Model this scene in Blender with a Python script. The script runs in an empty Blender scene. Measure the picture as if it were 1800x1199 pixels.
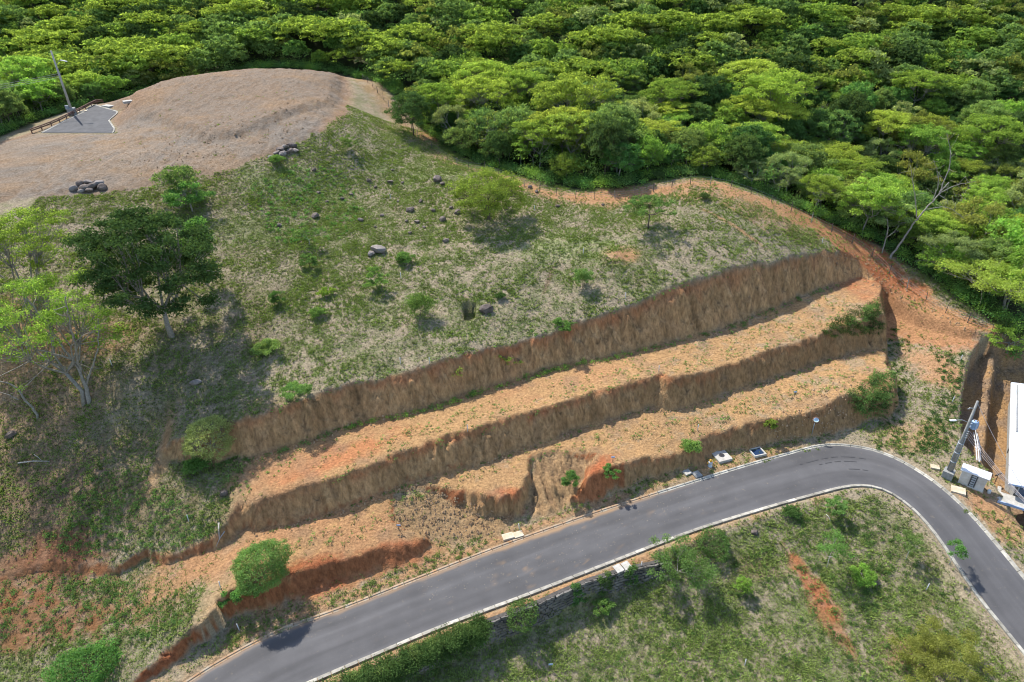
import bpy, math, random
import numpy as np
from mathutils import Matrix, Vector
R = math.radians
rng = np.random.default_rng(7)
random.seed(7)
S = bpy.context.scene
COL = S.collection

# ------------------------------------------------------------------ camera, sky, sun, exposure
CAM_H = 58.0
PITCH, ROLL = R(31.0), R(-1.5)
FPX, CX, CY = 1200.0, 900.0, 599.5
_f = np.array([0, math.cos(PITCH), -math.sin(PITCH)])
_r0 = np.array([1.0, 0, 0]); _u0 = np.array([0, math.sin(PITCH), math.cos(PITCH)])
_r = math.cos(ROLL) * _r0 + math.sin(ROLL) * _u0
_u = -math.sin(ROLL) * _r0 + math.cos(ROLL) * _u0
cd = bpy.data.cameras.new('camera'); cam = bpy.data.objects.new('camera', cd); COL.objects.link(cam)
M3 = Matrix((( _r[0], _u[0], -_f[0]), (_r[1], _u[1], -_f[1]), (_r[2], _u[2], -_f[2])))
cam.matrix_world = Matrix.Translation((0, 0, CAM_H)) @ M3.to_4x4()
cd.sensor_width = 36; cd.lens = 24; cd.clip_end = 3000; cd.clip_start = 0.5
S.camera = cam

SUN_EL = R(51.0)
SUN_DIR = np.array([-0.60, 0.80])                       # horizontal direction towards the sun
w = bpy.data.worlds.new('World'); S.world = w; w.use_nodes = True
nt = w.node_tree; bg = nt.nodes['Background']
sk = nt.nodes.new('ShaderNodeTexSky'); sk.sky_type = 'NISHITA'; sk.sun_disc = False
sk.sun_elevation = SUN_EL; sk.sun_rotation = math.atan2(SUN_DIR[0], SUN_DIR[1])
nt.links.new(sk.outputs[0], bg.inputs[0]); bg.inputs[1].default_value = 0.15
ld = bpy.data.lights.new('sun', 'SUN'); ld.energy = 3.8; ld.angle = R(0.55); ld.color = (1.0, 0.955, 0.88)
sun = bpy.data.objects.new('sun', ld); COL.objects.link(sun)
sv = Vector((SUN_DIR[0] * math.cos(SUN_EL), SUN_DIR[1] * math.cos(SUN_EL), math.sin(SUN_EL)))
sun.rotation_euler = sv.to_track_quat('Z', 'Y').to_euler(); sun.location = (0, 0, 120)
S.view_settings.view_transform = 'Standard'; S.view_settings.look = 'None'
S.view_settings.exposure = 0.92; S.view_settings.gamma = 1.0; S.view_settings.use_curve_mapping = False
S.render.engine = 'CYCLES'
S.cycles.pixel_filter_type = 'BLACKMAN_HARRIS'; S.cycles.filter_width = 1.05
S.cycles.max_bounces = 6; S.cycles.diffuse_bounces = 3; S.cycles.transparent_max_bounces = 4

# ------------------------------------------------------------------ helpers
def unp(px, py, z):
    d = _f + (px - CX) / FPX * _r - (py - CY) / FPX * _u
    t = (z - CAM_H) / d[2]
    return np.array([d[0] * t, d[1] * t])
def h2(ix, iy, s):
    n = (ix.astype(np.int64) * 374761393 + iy.astype(np.int64) * 668265263 + s * 982451653) & 0xffffffff
    n = ((n ^ (n >> 13)) * 1274126177) & 0xffffffff
    return ((n ^ (n >> 16)) & 0xffff) / 65535.0
def vnoise(x, y, s=0):
    xi = np.floor(x); yi = np.floor(y); fx = x - xi; fy = y - yi
    fx = fx * fx * (3 - 2 * fx); fy = fy * fy * (3 - 2 * fy)
    xi = xi.astype(np.int64); yi = yi.astype(np.int64)
    a = h2(xi, yi, s); b = h2(xi + 1, yi, s); c = h2(xi, yi + 1, s); d = h2(xi + 1, yi + 1, s)
    return (a * (1 - fx) + b * fx) * (1 - fy) + (c * (1 - fx) + d * fx) * fy
def fbm(x, y, s=0, o=4):
    v = 0; a = 0.5; t = 0
    for k in range(o):
        v = v + a * vnoise(x * 2 ** k + 17.3 * k, y * 2 ** k - 9.1 * k, s + k); t += a; a *= 0.55
    return v / t * 2 - 1
def sstep(a, b, x):
    t = np.clip((x - a) / (b - a), 0, 1); return t * t * (3 - 2 * t)
class TPS:
    def __init__(s, P, Z, lam=0.02):
        P = np.array(P, float); Z = np.array(Z, float); n = len(P)
        K = s.k(P, P) + lam * np.eye(n) * 10
        A = np.zeros((n + 3, n + 3)); A[:n, :n] = K; A[:n, n] = 1; A[:n, n + 1:] = P; A[n, :n] = 1; A[n + 1:, :n] = P.T
        s.P = P; s.w = np.linalg.solve(A, np.concatenate([Z, np.zeros(3)]))
    def k(s, A, B):
        r2 = ((A[:, None, :] - B[None]) ** 2).sum(-1) + 1e-9
        return 0.5 * r2 * np.log(r2) * 1e-2
    def __call__(s, X, Y):
        X = np.asarray(X, float); Y = np.asarray(Y, float); sh = X.shape
        Q = np.stack([X.ravel(), Y.ravel()], 1); out = np.empty(len(Q))
        for i in range(0, len(Q), 20000):
            q = Q[i:i + 20000]; out[i:i + 20000] = s.k(q, s.P) @ s.w[:-3] + s.w[-3] + q @ s.w[-2:]
        return out.reshape(sh)
def seg_dist(X, Y, L):
    d = np.full(X.shape, 1e9)
    for a, b in zip(L[:-1], L[1:]):
        ab = b - a; l2 = ab @ ab + 1e-12
        t = np.clip(((X - a[0]) * ab[0] + (Y - a[1]) * ab[1]) / l2, 0, 1)
        d = np.minimum(d, (X - a[0] - t * ab[0]) ** 2 + (Y - a[1] - t * ab[1]) ** 2)
    return np.sqrt(d)
def inpoly(X, Y, L):
    c = np.zeros(X.shape, bool); n = len(L); j = n - 1
    for i in range(n):
        (xi, yi), (xj, yj) = L[i], L[j]
        c ^= ((yi > Y) != (yj > Y)) & (X < (xj - xi) * (Y - yi) / (yj - yi + 1e-12) + xi); j = i
    return c
def sdist(X, Y, L):
    L = np.array(L, float); d = seg_dist(X, Y, np.vstack([L, L[:1]]))
    return np.where(inpoly(X, Y, L), d, -d)
def smooth_line(P, step=0.6, it=2):
    P = np.array(P, float)
    for _ in range(it):
        Q = [P[0]]
        for a, b in zip(P[:-1], P[1:]): Q += [a * .75 + b * .25, a * .25 + b * .75]
        Q.append(P[-1]); P = np.array(Q)
    return resample(P, step)
def resample(P, step):
    P = np.array(P, float); d = np.r_[0, np.cumsum(np.linalg.norm(np.diff(P, axis=0), axis=1))]
    n = max(2, int(d[-1] / step) + 1); s = np.linspace(0, d[-1], n)
    return np.stack([np.interp(s, d, P[:, k]) for k in range(P.shape[1])], 1)

# ------------------------------------------------------------------ lie of the land
# photograph pixels (of the 1800 px frame) and heights above the road, turned into places in the world
def solve(surf, px, py):
    z = 2.0
    for _ in range(25):
        p = unp(px, py, z); z = 0.5 * z + 0.5 * float(surf(np.array([p[0]]), np.array([p[1]]))[0])
    return unp(px, py, z), z
def ctrl(pts, extra=()):
    P, Z = [], []
    for a in pts: P.append(unp(*a)); Z.append(a[2])
    for a in extra: P.append(a[:2]); Z.append(a[2])
    return TPS(P, Z)
def road_z(x, y):
    return -2.6 * sstep(62, 40, y) * sstep(38, 46, x) + 0 * x
up_px = [(130,1345),(250,1262),(343,1193),(423,1146),(477,1119),(513,1103),(600,1074),(733,1021),(867,968),(967,932),(1033,909),(1120,881),(1200,856),(1300,824),(1397,797),(1433,787),(1467,783),(1517,788),(1560,801),(1600,821),(1650,855),(1700,901),(1750,959),(1799,1019),(1860,1092),(1960,1215),(2050,1330)]
lo_px = [(250,1345),(380,1285),(470,1229),(533,1201),(600,1172),(667,1144),(767,1101),(890,1056),(933,1040),(1093,978),(1200,936),(1283,909),(1367,884),(1433,866),(1483,853),(1517,850),(1550,856),(1583,874),(1617,902),(1643,932),(1667,966),(1700,1016),(1733,1062),(1767,1102),(1799,1142),(1860,1215),(1940,1320),(1990,1400)]
def rsurf(X, Y): return road_z(X, Y)
def on_road(L): return smooth_line([solve(rsurf, *p)[0] for p in L], 0.5)
EU, EL = on_road(up_px), on_road(lo_px)
RoadPoly = np.vstack([EU, EL[::-1]])

S0 = ctrl([(343,1193,0),(600,1074,0),(867,968,0),(1033,909,0),(1200,856,0),(1397,797,0),(1467,783,.05),(1560,800,.05),(1650,855,-.2),(1700,901,-.8),(1750,959,-1.9),
           (600,1172,0),(933,1040,0),(1200,936,0),(1433,866,0),(1550,856,0),(1617,902,-.6),(1667,966,-1.8),(1733,1062,-2.6),
           (1483,756,.5),(1400,772,.35),(1300,794,.3),(1235,803,.3),(1130,842,.3),(1010,882,.3),(1560,733,1.0),(1600,720,1.6),(1580,660,2.6),(1600,600,3.4),(1580,560,4.0),(1660,600,4.0),(1700,620,4.2),
           (1680,700,2.4),(1660,780,.8),(1690,800,.6),(1740,860,.0),(1790,930,-.8),
           (1000,800,3.0),(1050,800,3.1),(960,800,2.8),(960,850,1.4),(985,860,1.2),(940,905,.3),(900,912,.3),(833,905,.6),(787,885,1.6),(850,940,.25),(780,915,1.2),(740,945,.8),(700,900,2.4),(690,865,3.0),(690,930,1.7),
           (750,972,.3),(600,1014,.3),(520,1050,.3),(400,1105,.3),(317,1160,.2),(250,1210,0)],
          [(-60,20,-2),(60,20,-4),(0,20,-3),(90,50,-4),(110,80,4),(70,95,8),(120,120,16),(-100,60,2)])
def cut(surf, rows, c):
    """rows: top pixel, base pixel -> base line, top line and the height of the top, for a bank with run/rise c"""
    B, T, Z = [], [], []
    for tx, ty, bx, by in rows:
        b, zb = solve(surf, bx, by)
        z = zb + 2
        for _ in range(40):
            t = unp(tx, ty, z); run = t[1] - b[1]
            z = 0.7 * z + 0.3 * (zb + max(run, 0.02) / c) if run > 0.02 else z - 0.15
            z = min(max(z, zb + 0.05), zb + 9)
        B.append(b); T.append(unp(tx, ty, z)); Z.append(z)
    return np.array(B), np.array(T), np.array(Z)
low_rows_r = [(1574,655,1580,700),(1574,690,1568,733),(1535,700,1530,745),(1483,690,1483,757),(1433,717,1433,766),(1400,727,1400,772),(1350,737,1347,786),(1307,748,1307,793),(1280,752,1280,791),(1238,764,1240,803),(1231,780,1232,812),
              (1198,797,1198,829),(1160,806,1160,838),(1133,805,1133,843),(1100,811,1098,856),(1067,818,1067,869),(1045,828,1027,884),(1030,845,1004,882)]
low_rows_m = [(933,806,940,815),(926,835,932,862),(905,868,912,908),(880,877,883,908),(847,868,833,901),(813,866,787,882),(770,858,765,868)]
low_rows_l = [(780,951,782,957),(733,953,750,970),(667,958,700,993),(600,986,600,1014),(550,996,560,1030),(517,1001,533,1042),(500,1022,500,1058),(450,1026,450,1079),(400,1046,393,1100),(377,1066,367,1125),(350,1099,340,1142),(300,1139,312,1162),(233,1192,250,1205)]
B1r, T1r, Z1r = cut(S0, low_rows_r, 0.55)
B1m, T1m, Z1m = cut(S0, low_rows_m, 0.28)
B1l, T1l, Z1l = cut(S0, low_rows_l, 0.42)
far_close = [(-400, -60), (-400, 900), (500, 900), (500, 100)]
gl = [solve(S0, 1048, 812)[0], solve(S0, 1000, 800)[0], solve(S0, 955, 800)[0]]
gm = [solve(S0, 700, 868)[0], solve(S0, 690, 900)[0], solve(S0, 705, 935)[0]]
rt = [(500, 95)]
endr = [unp(1556, 612, 3.6)]
def hillside(k): return [(110, 92), (400, 100)]
base1 = np.vstack([[(500, 900)], endr, B1r, gl, B1m, gm, B1l, [(-60, 0), (-400, 0), (-400, 900)]])
o = 0.35
top1 = np.vstack([[(500, 900.5)], [endr[0] + (-.8, .3)], T1r, [g + (0, o) for g in gl], T1m, [g + (-o, 0) for g in gm], T1l, [(-61, .5), (-400, 1), (-399, 900)]])
T1c = [(*p, z) for p, z in zip(np.vstack([T1r, T1m, T1l]), np.r_[Z1r, Z1m, Z1l])]
print('T1 z', Z1r.round(1), Z1m.round(1), Z1l.round(1))
S1 = ctrl([(1553,616,3.7),(1467,627,3.7),(1400,652,3.6),(1333,675,3.6),(1267,693,3.5),(1200,716,3.5),(1147,715,3.6),(1100,733,3.5),(1033,750,3.4),(950,780,3.3),(883,802,3.3),(800,826,3.3),(700,856,3.2),(600,896,3.1),(500,924,3.1),(440,934,3.1),
           (1350,700,3.4),(1200,740,3.3),(1050,790,3.1),(600,940,3.0),(420,960,2.9),(350,975,2.6),(250,995,2.4),(120,1015,2.2),(200,1090,1.2),(100,1180,0),(0,1100,.6),(0,1180,-.4),(0,1000,2.2),
           ], T1c + [(-90,60,3),(-100,40,0),(-60,20,-2),(90,90,6)])
mid_rows = [(1553,548,1556,612),(1535,553,1535,613),(1517,557,1517,615),(1483,568,1483,624),(1450,585,1450,633),(1400,600,1400,652),(1333,620,1333,675),(1267,647,1267,695),(1215,657,1200,717),(1180,658,1165,722),(1163,655,1147,712),(1133,663,1125,720),(1067,683,1067,740),(1000,700,1000,760),(933,720,935,784),(833,750,840,815),(767,773,767,838),(697,798,697,857),(600,831,600,896),(500,862,500,924),(450,879,452,934),(417,890,432,930),(402,899,408,950)]
B2, T2, Z2 = cut(S1, mid_rows, 0.62)
ml_rows = [(385,940,390,958),(350,957,350,972),(300,972,300,986),(257,970,262,986),(235,978,232,1000),(200,996,195,1012),(117,994,117,1005),(0,1010,0,1018)]
B2l, T2l, Z2l = cut(S1, ml_rows, 0.6)
print('T2 z', Z2.round(1), Z2l.round(1))
e2 = [unp(1543, 520, 7.6), unp(1556, 570, 6)]
e2 = [unp(1556, 532, 5.5)]
base2 = np.vstack([[(500, 900)], e2, B2, B2l, [(-400, 48), (-400, 900)]])
top2 = np.vstack([[(500, 900.5)], [unp(1546, 520, 8)], T2, T2l, [(-400, 50), (-399, 900)]])
S2 = ctrl([(1510,488,8.3),(1483,498,8.1),(1433,512,7.9),(1400,524,7.7),(1350,546,7.4),(1300,568,7.3),(1250,583,7.2),(1200,597,7.1),(1133,614,7.0),(1067,628,6.9),(1000,641,6.9),(933,661,6.8),(867,681,6.8),(813,698,6.8),(750,721,6.7),(667,734,6.7),(600,751,6.7),(540,776,6.6),(480,796,6.5),(430,806,6.4),(330,817,6.2),
           (1300,600,7.1),(1100,650,6.8),(900,700,6.6),(600,790,6.4),(350,880,5.6),(300,850,6.0),(250,930,4.4),(150,950,4.0),(100,860,6.0),(0,960,3.4),(0,850,6.0)],
          [(*p, z) for p, z in zip(T2, Z2)] + [(*p, z) for p, z in zip(T2l, Z2l)] + [(-90,60,5.5),(90,100,9),(-110,80,9)])
top_rows = [(1505,455,1512,488),(1483,440,1483,498),(1450,443,1433,512),(1407,450,1400,524),(1373,455,1350,546),(1340,465,1330,553),(1293,470,1300,568),(1250,480,1250,583),(1199,500,1199,597),(1133,527,1133,614),(1073,547,1067,628),(1033,560,1033,634),(1000,572,1000,641),(947,588,945,657),(923,601,923,664),(913,596,913,666),(833,613,833,690),(767,633,767,715),(703,655,703,729),(667,662,667,735),(600,675,600,751),(540,700,540,776),(500,712,500,790),(445,730,450,803),(415,738,420,808),(380,748,385,815),(330,765,338,817),(302,774,312,812)]
B3, T3, Z3 = cut(S2, top_rows, 0.62)
print('T3 z', Z3.round(1))
BE, TE, ZE = cut(S0, [(1758,588,1760,603),(1690,576,1690,594),(1640,555,1640,582),(1600,538,1600,570),(1562,518,1564,548)], 0.85)
left3 = [(295,790),(298,830)]
base3 = np.vstack([[(500, 86), (120, 78)], BE, B3, [unp(296, 815, 6.3), (-400, 66), (-400, 900), (500, 900)]])
top3 = np.vstack([[(500, 87), (119, 79)], TE, T3, [unp(290, 785, 8.2), (-400, 84), (-399, 899), (499, 899)]])
lx = np.linspace(-44, -130, 9); ly = 60.5 + 5.5 * (-38 - lx) / 362; mzl = [(x_, y_ + dy_, float(S2(np.array([x_]), np.array([y_]))[0]) + dy_ * .1) for x_, y_ in zip(lx, ly) for dy_ in (0, 4)]
S3 = ctrl([(1530,440,11.2),(1620,492,8.6),(1715,565,6.4),
           (1000,345,18.2),(1100,350,18.4),(930,330,18.6),(860,300,19.5),(760,265,20.5),(700,212,22.5),(1180,327,19.6),(1230,318,20.0),(1290,332,19.2),(1350,352,17.8),(1420,387,15.4),(1480,412,13.2),
           (600,132,29.5),(450,128,31),(300,145,30),(215,172,28.4),(195,182,27.4),(130,195,27.3),(40,225,26.2),(0,240,25.6),(0,290,25),(200,235,26.6),(100,300,25),(0,350,23),(200,335,23),(300,325,23.2),(450,285,24.5),(560,235,26),(605,190,27.4),(400,250,26.4),(330,270,25.6),(420,190,28.6),
           (640,260,23),(600,330,19.6),(500,370,19.5),(420,400,19),(700,330,18.8),(800,380,17.4),(900,400,16.8),(1050,430,16.4),(1200,410,17.2),(1300,400,17),(1150,380,17.7),
           (700,480,15),(850,480,14.8),(1000,500,14),(600,560,13.5),(450,560,14.0),(500,640,11.8),(300,560,14.5),(250,700,11),(330,700,10.4),(150,560,14.8),(0,520,17),(0,430,20),(150,440,19),(0,640,13),(150,700,10.8),(100,780,8.4),(0,780,9),(220,830,7),(270,790,8)],
          [(*p, z) for p, z in zip(T3, Z3)] + [(*p, z) for p, z in zip(TE, ZE)] + mzl +
          [(0,135,17),(30,135,18),(60,125,10),(90,100,5),(130,100,6),(120,150,16),(60,160,22),(0,170,24),(-40,180,27),(-80,175,26),(-130,165,24),(-120,120,20),
           (180,160,26),(100,200,34),(0,215,37),(-60,215,36),(-150,210,36),(200,230,44),(0,260,48),(-150,260,48),(250,300,60),(0,320,62),(-200,320,62),(0,420,84),(-300,420,84),(300,420,84),(0,600,110),(-500,600,110),(500,600,110),(-200,100,18),(300,100,8),(-110,80,13)])
# lower lot inside the bend, held by the stone wall
wall_rows = [(1160,992,1172,1008),(1147,996,1160,1021),(1100,1006,1105,1047),(1033,1026,1033,1083),(990,1043,990,1094),(947,1062,958,1104),(880,1088,890,1136),(800,1119,815,1166),(700,1163,720,1208),(600,1206,625,1250),(480,1255,500,1300)]
BLr, TLr = [], []
for i, (tx, ty, bx, by) in enumerate(wall_rows):
    t, zt = solve(S0, tx, ty); hh = [0.7, 1.6, 2.4, 2.9, 2.8, 2.8, 2.8, 2.8, 2.8, 2.8, 2.8][i]
    TLr.append(t)
    nrm = np.array([0.36, -0.93]); BLr.append(t + nrm * 0.55)
BLr, TLr = np.array(BLr), np.array(TLr)
LH = [-0.8, -1.5, -2.2, -2.5, -2.5, -2.5, -2.5, -2.5, -2.5, -2.5, -2.5]
kin = on_road([(a, b + 22) if i < 16 else (a - 15, b + 12) for i, (a, b) in enumerate(lo_px)])
kl = kin[kin[:, 0] > TLr[0][0] + 2.5]
polyL_top = np.vstack([TLr[::-1], kl, [(60, 10), (-60, 0)]])
polyL_base = np.vstack([BLr[::-1], kl + np.where(kl[:, :1] > 44, (-.6, 0), (.1, -.6)), [(59, 9), (-59, 0)]])
SL = ctrl([(1200,962,-.4),(1300,935,-.25),(1400,905,-.2),(1500,882,-.15),(1560,900,-.5),(1610,945,-1.3),(1650,1000,-2.1),(1700,1070,-2.7),(1760,1150,-3.0),(1400,960,-1.1),(1500,1000,-1.7),(1300,1030,-2.0),(1400,1100,-2.7),(1550,1100,-2.8),(1200,1080,-2.9),(1300,1190,-3.7),(1600,1190,-3.7),(1000,1190,-3.9)],
          [(*p, z) for p, z in zip(BLr, LH)] + [(0,20,-5),(40,20,-5)])
# trench and house pad east of the lot
eT = [unp(1722,606,4.2),unp(1704,625,4.0),unp(1695,665,3.3),unp(1689,707,2.4),unp(1687,735,1.8),unp(1692,775,1.0),unp(1707,802,.5),unp(1733,826,.2),unp(1752,858,0),unp(1780,900,-.5),unp(1815,960,-1.4)]
polyE_top = np.array(eT + [(80, 30), (200, 30), (200, 82)])
polyE_base = np.array([p + (0.9, -0.1) for p in eT] + [(81, 31), (199, 31), (199, 81)])
SE = ctrl([(1722,640,.6),(1730,700,-1.0),(1728,760,-1.8),(1735,810,-2.2)], [(67,76,-1.2),(64,66,-2.0),(60,56,-2.6),(75,60,-3.2),(90,70,-3),(80,78,0.5),(70,84,3.6),(100,84,3.5),(80,40,-4)])

# grid: fine where the photograph looks closely, coarser beyond
def axis(segs):
    out = [segs[0][0]]
    for a, b, st in segs:
        n = max(1, int(round((b - a) / st))); out += list(np.linspace(a, b, n + 1)[1:])
    return np.array(out)
GX = axis([(-420, -160, 10), (-160, -80, 2), (-80, 75, 0.26), (75, 150, 2), (150, 460, 10)])
GY = axis([(-40, 20, 6), (20, 34, 1.5), (34, 108, 0.26), (108, 170, 0.62), (170, 260, 4), (260, 620, 15)])
X, Y = np.meshgrid(GX, GY)
near = (X > -85) & (X < 110) & (Y > 10) & (Y < 125)
def ramp(base, top):
    sb = np.full(X.shape, -50.0); stt = np.full(X.shape, -50.0)
    xs, ys = X[near], Y[near]
    wx = 0.55 * fbm(xs / 1.0, ys / 1.0, 31, 3) + 0.5 * fbm(xs / 4, ys / 4, 35, 3)
    wx = wx * (1 - .8 * sstep(55, 58, xs))
    sb[near] = sdist(xs, ys, base) + wx; stt[near] = sdist(xs, ys, top) + wx
    far = ~near
    isin = inpoly(X[far], Y[far], base); sb[far] = np.where(isin, 50, -50); stt[far] = sb[far]
    t = np.where(stt >= 0, 1.0, np.where(sb <= 0, 0.0, sb / np.maximum(sb - stt, 1e-6)))
    return t
t1, t2, t3 = ramp(base1, top1), ramp(base2, top2), ramp(base3, top3)
def cliffshape(t):
    """banks: steeper at the crown, a little scree at the foot"""
    return np.clip(t, 0, 1) ** 0.92
_sb3 = sdist(X, Y, base3); _w3 = sstep(-9, 9, _sb3); _lf = sstep(-39.3, -42.5, X) * (Y < 90)
t3 = t3 * (1 - _lf) + _w3 * _lf
z0 = S0(X, Y); z1 = S1(X, Y); z2 = S2(X, Y); z3 = S3(X, Y)
_e = sstep(55, 58, X)
rill = (.6 - .3 * _e) * fbm(X / 0.6, Y / 0.6, 51, 3) + (1 - _e) * 1.1 * fbm((.86 * X + .5 * Y) / .9, (-.5 * X + .86 * Y) / 6, 52, 3)
def mixz(a, b, t):
    tt = np.clip(t + 0.24 * rill * 4 * t * (1 - t), 0, 1)
    return a + (b - a) * cliffshape(tt)
Z = mixz(z0, z1, t1)
Z = mixz(Z, z2, t2)
k3 = t3
Z = mixz(Z, z3, k3)
def ramp_in(base, top):                                 # 1 outside, 0 deep inside
    sb = np.full(X.shape, -50.0); stt = np.full(X.shape, -50.0); xs, ys = X[near], Y[near]
    wx = 0.12 * fbm(xs / 1.1, ys / 1.1, 33, 3)
    sb[near] = sdist(xs, ys, base) + wx; stt[near] = sdist(xs, ys, top) + wx
    return np.where(stt <= 0, 1.0, np.where(sb >= 0, 0.0, (-sb) / np.maximum(stt - sb, 1e-6)))
tL = ramp_in(polyL_base, polyL_top); tE = ramp_in(polyE_base, polyE_top)
farL = ~near & (Y < 40)
Z = SL(X, Y) * (1 - tL) + Z * tL
Z = SE(X, Y) * (1 - tE) + Z * tE
# cut the second step beside the house pad
dstep = sdist(X, Y, np.array([unp(1742,652,0), unp(1741,700,-1), unp(1738,760,-1.6), unp(1733,830,-2.2), (62, 40), (200, 40), (200, 78)]))
bank = sstep(-2.2, -0.6, dstep) * (1 - sstep(-0.6, 0.1, dstep)) * (1 - tE)
Z = Z + bank * (0.9 + 0.4 * fbm(X / 1.5, Y / 1.5, 77, 2)) - sstep(-0.2, 0.5, dstep) * (1 - tE) * 1.4
cliff = np.clip(np.maximum.reduce([4 * t * (1 - t) * np.clip((b - a) / 0.8, 0, 1) * u for t, a, b, u in ((t1, z0, z1, t2 < .01), (t2, z1, z2, t3 < .01), (t3, z2, z3, True))]), 0, 1)
cliff = np.clip(cliff * 2.2, 0, 1) * (tL > .99) * (tE > .99) * np.where(t3 > .005, 1 - _lf, 1)
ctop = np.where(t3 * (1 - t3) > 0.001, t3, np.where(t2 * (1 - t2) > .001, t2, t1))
dr = np.full(X.shape, -50.0); dr[near] = sdist(X[near], Y[near], RoadPoly)
offr = sstep(0.5, 2.5, -dr)
onhill = t3 > .98
forest_line = [(-400, 150), unp(-300, 262, 25), unp(-60, 258, 25.5), unp(60, 214, 26.5), unp(185, 168, 28.4), unp(225, 160, 28.6), unp(330, 130, 30), unp(460, 108, 31), unp(600, 116, 29.6), unp(680, 165, 25), unp(740, 222, 22), unp(790, 255, 20.8), unp(870, 285, 19.7), unp(940, 318, 18.8), unp(1010, 334, 18.3), unp(1100, 338, 18.5), unp(1175, 314, 19.7), unp(1235, 306, 20.1), unp(1300, 320, 19.3), unp(1360, 342, 17.8), unp(1430, 374, 15.5), unp(1490, 400, 13.3), unp(1545, 432, 11), unp(1625, 490, 8.2), unp(1700, 545, 6.4), unp(1760, 590, 5.4), unp(1830, 640, 4), (200, 70)]
fpoly = np.array([tuple(p) for p in forest_line] + [(900, 100), (900, 900), (-900, 900), (-900, 150)])
fsd = sdist(X, Y, fpoly)
forest = sstep(-0.8, 1.2, fsd)
# relief
Z += offr * (0.10 * fbm(X / 2.2, Y / 2.2, 3, 4) + onhill * 0.28 * fbm(X / 7, Y / 7, 9, 3))
Z += offr * 0.05 * fbm(X / 0.6, Y / 0.6, 13, 2)
Z += offr * cliff * 0.22 * fbm(X / 0.8, Y / 0.8, 23, 3)
plat_px = [(0,352,23),(120,345,23),(200,338,23),(300,322,23.2),(400,302,24),(470,275,24.8),(560,235,26),(605,195,27.4),(612,150,29.2),(600,126,29.7),(450,118,31.2),(330,138,30.2),(225,175,28.2),(200,182,27.4),(130,205,27.3),(60,236,26.2),(0,250,25.6),(-200,290,24),(-200,380,23)]
platp = np.array([unp(*p) for p in plat_px]); plat = sstep(-0.9, 0.9, sdist(X, Y, platp) + 1.3 * fbm(X / 2.5, Y / 2.5, 71, 3))
moundp = np.array([unp(*p) for p in [(228,180,28.4),(238,208,27.4),(300,228,27),(360,250,26.5),(430,244,26.4),(520,215,26.8),(590,190,27.4),(606,130,29.6),(450,108,31.2),(330,130,30.2)]])
md_ = sstep(-.8, 2.2, sdist(X, Y, moundp) + .8 * fbm(X / 2, Y / 2, 72, 2)); Z += md_ * .85
fur = np.sin((X * 0.35 + Y * 0.94) * 2 * math.pi / 1.5 + 2.2 * fbm(X / 5, Y / 5, 81, 2))
Z += plat * (0.20 * fbm(X / 0.9, Y / 1.0, 83, 3) + 0.06 * fur)
# the erosion gully between the low banks and the clods of the rubble slope
gpoly = np.array([solve(S0, *p)[0] for p in [(955,795),(1060,795),(1050,825),(1000,882),(975,905),(935,912),(925,870),(940,815)]])
gm_ = sstep(-0.6, 0.6, sdist(X, Y, gpoly)); gn = fbm((X + 0.3 * Y) / 1.1, Y / 5, 91, 4); Z += gm_ * (1.9 * np.abs(gn) - 0.3)
rub = np.array([solve(S0, *p)[0] for p in [(770,862),(880,905),(905,912),(870,945),(780,950),(700,945),(690,880)]])
rb_ = sstep(-0.8, 0.8, sdist(X, Y, rub)); Z += rb_ * 0.45 * np.abs(fbm(X / 1.0, Y / 1.0, 93, 4))
# pit on the hill, spoil mound, ridged red mound beside the gully
pit_c = unp(823, 536, 13.9); pa = ((X - pit_c[0]) / 0.95) ** 4 + ((Y - pit_c[1]) / 1.9) ** 4
Z -= 1.7 * (pa < 1)
mc = unp(1080, 446, 16.4); Z += 0.7 * np.exp(-(((X - mc[0]) / 1.6) ** 2 + ((Y - mc[1]) / 2.2) ** 2))
# the far cul-de-sac lies on a level bed
pad_px = [(76,236,26.3),(196,232,26.7),(200,226,26.8),(190,212,27.0),(207,197,27.4),(165,184,27.8),(150,197,27.4),(118,213,26.9)]
padp = np.array([unp(*p) for p in pad_px]); PADC = np.polyfit(padp[:, 1], [p[2] for p in pad_px], 1)
def pad_z(x, y): return PADC[0] * y + PADC[1]
pdm = sstep(-3.5, -0.6, sdist(X, Y, padp)); Z = Z * (1 - pdm) + (pad_z(X, Y) - 0.05) * pdm
plat = plat * (1 - sstep(-1.0, -.3, sdist(X, Y, padp)))
# road bed and the verge meeting the kerb top
rz = road_z(X, Y)
rm = sstep(-0.95, -0.55, dr)
Z = np.where(dr > -3, Z * (1 - sstep(-2.6, -0.9, dr)) + (rz + 0.09) * sstep(-2.6, -0.9, dr), Z)
Z = Z * (1 - rm) + (rz - 0.06) * rm

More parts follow.
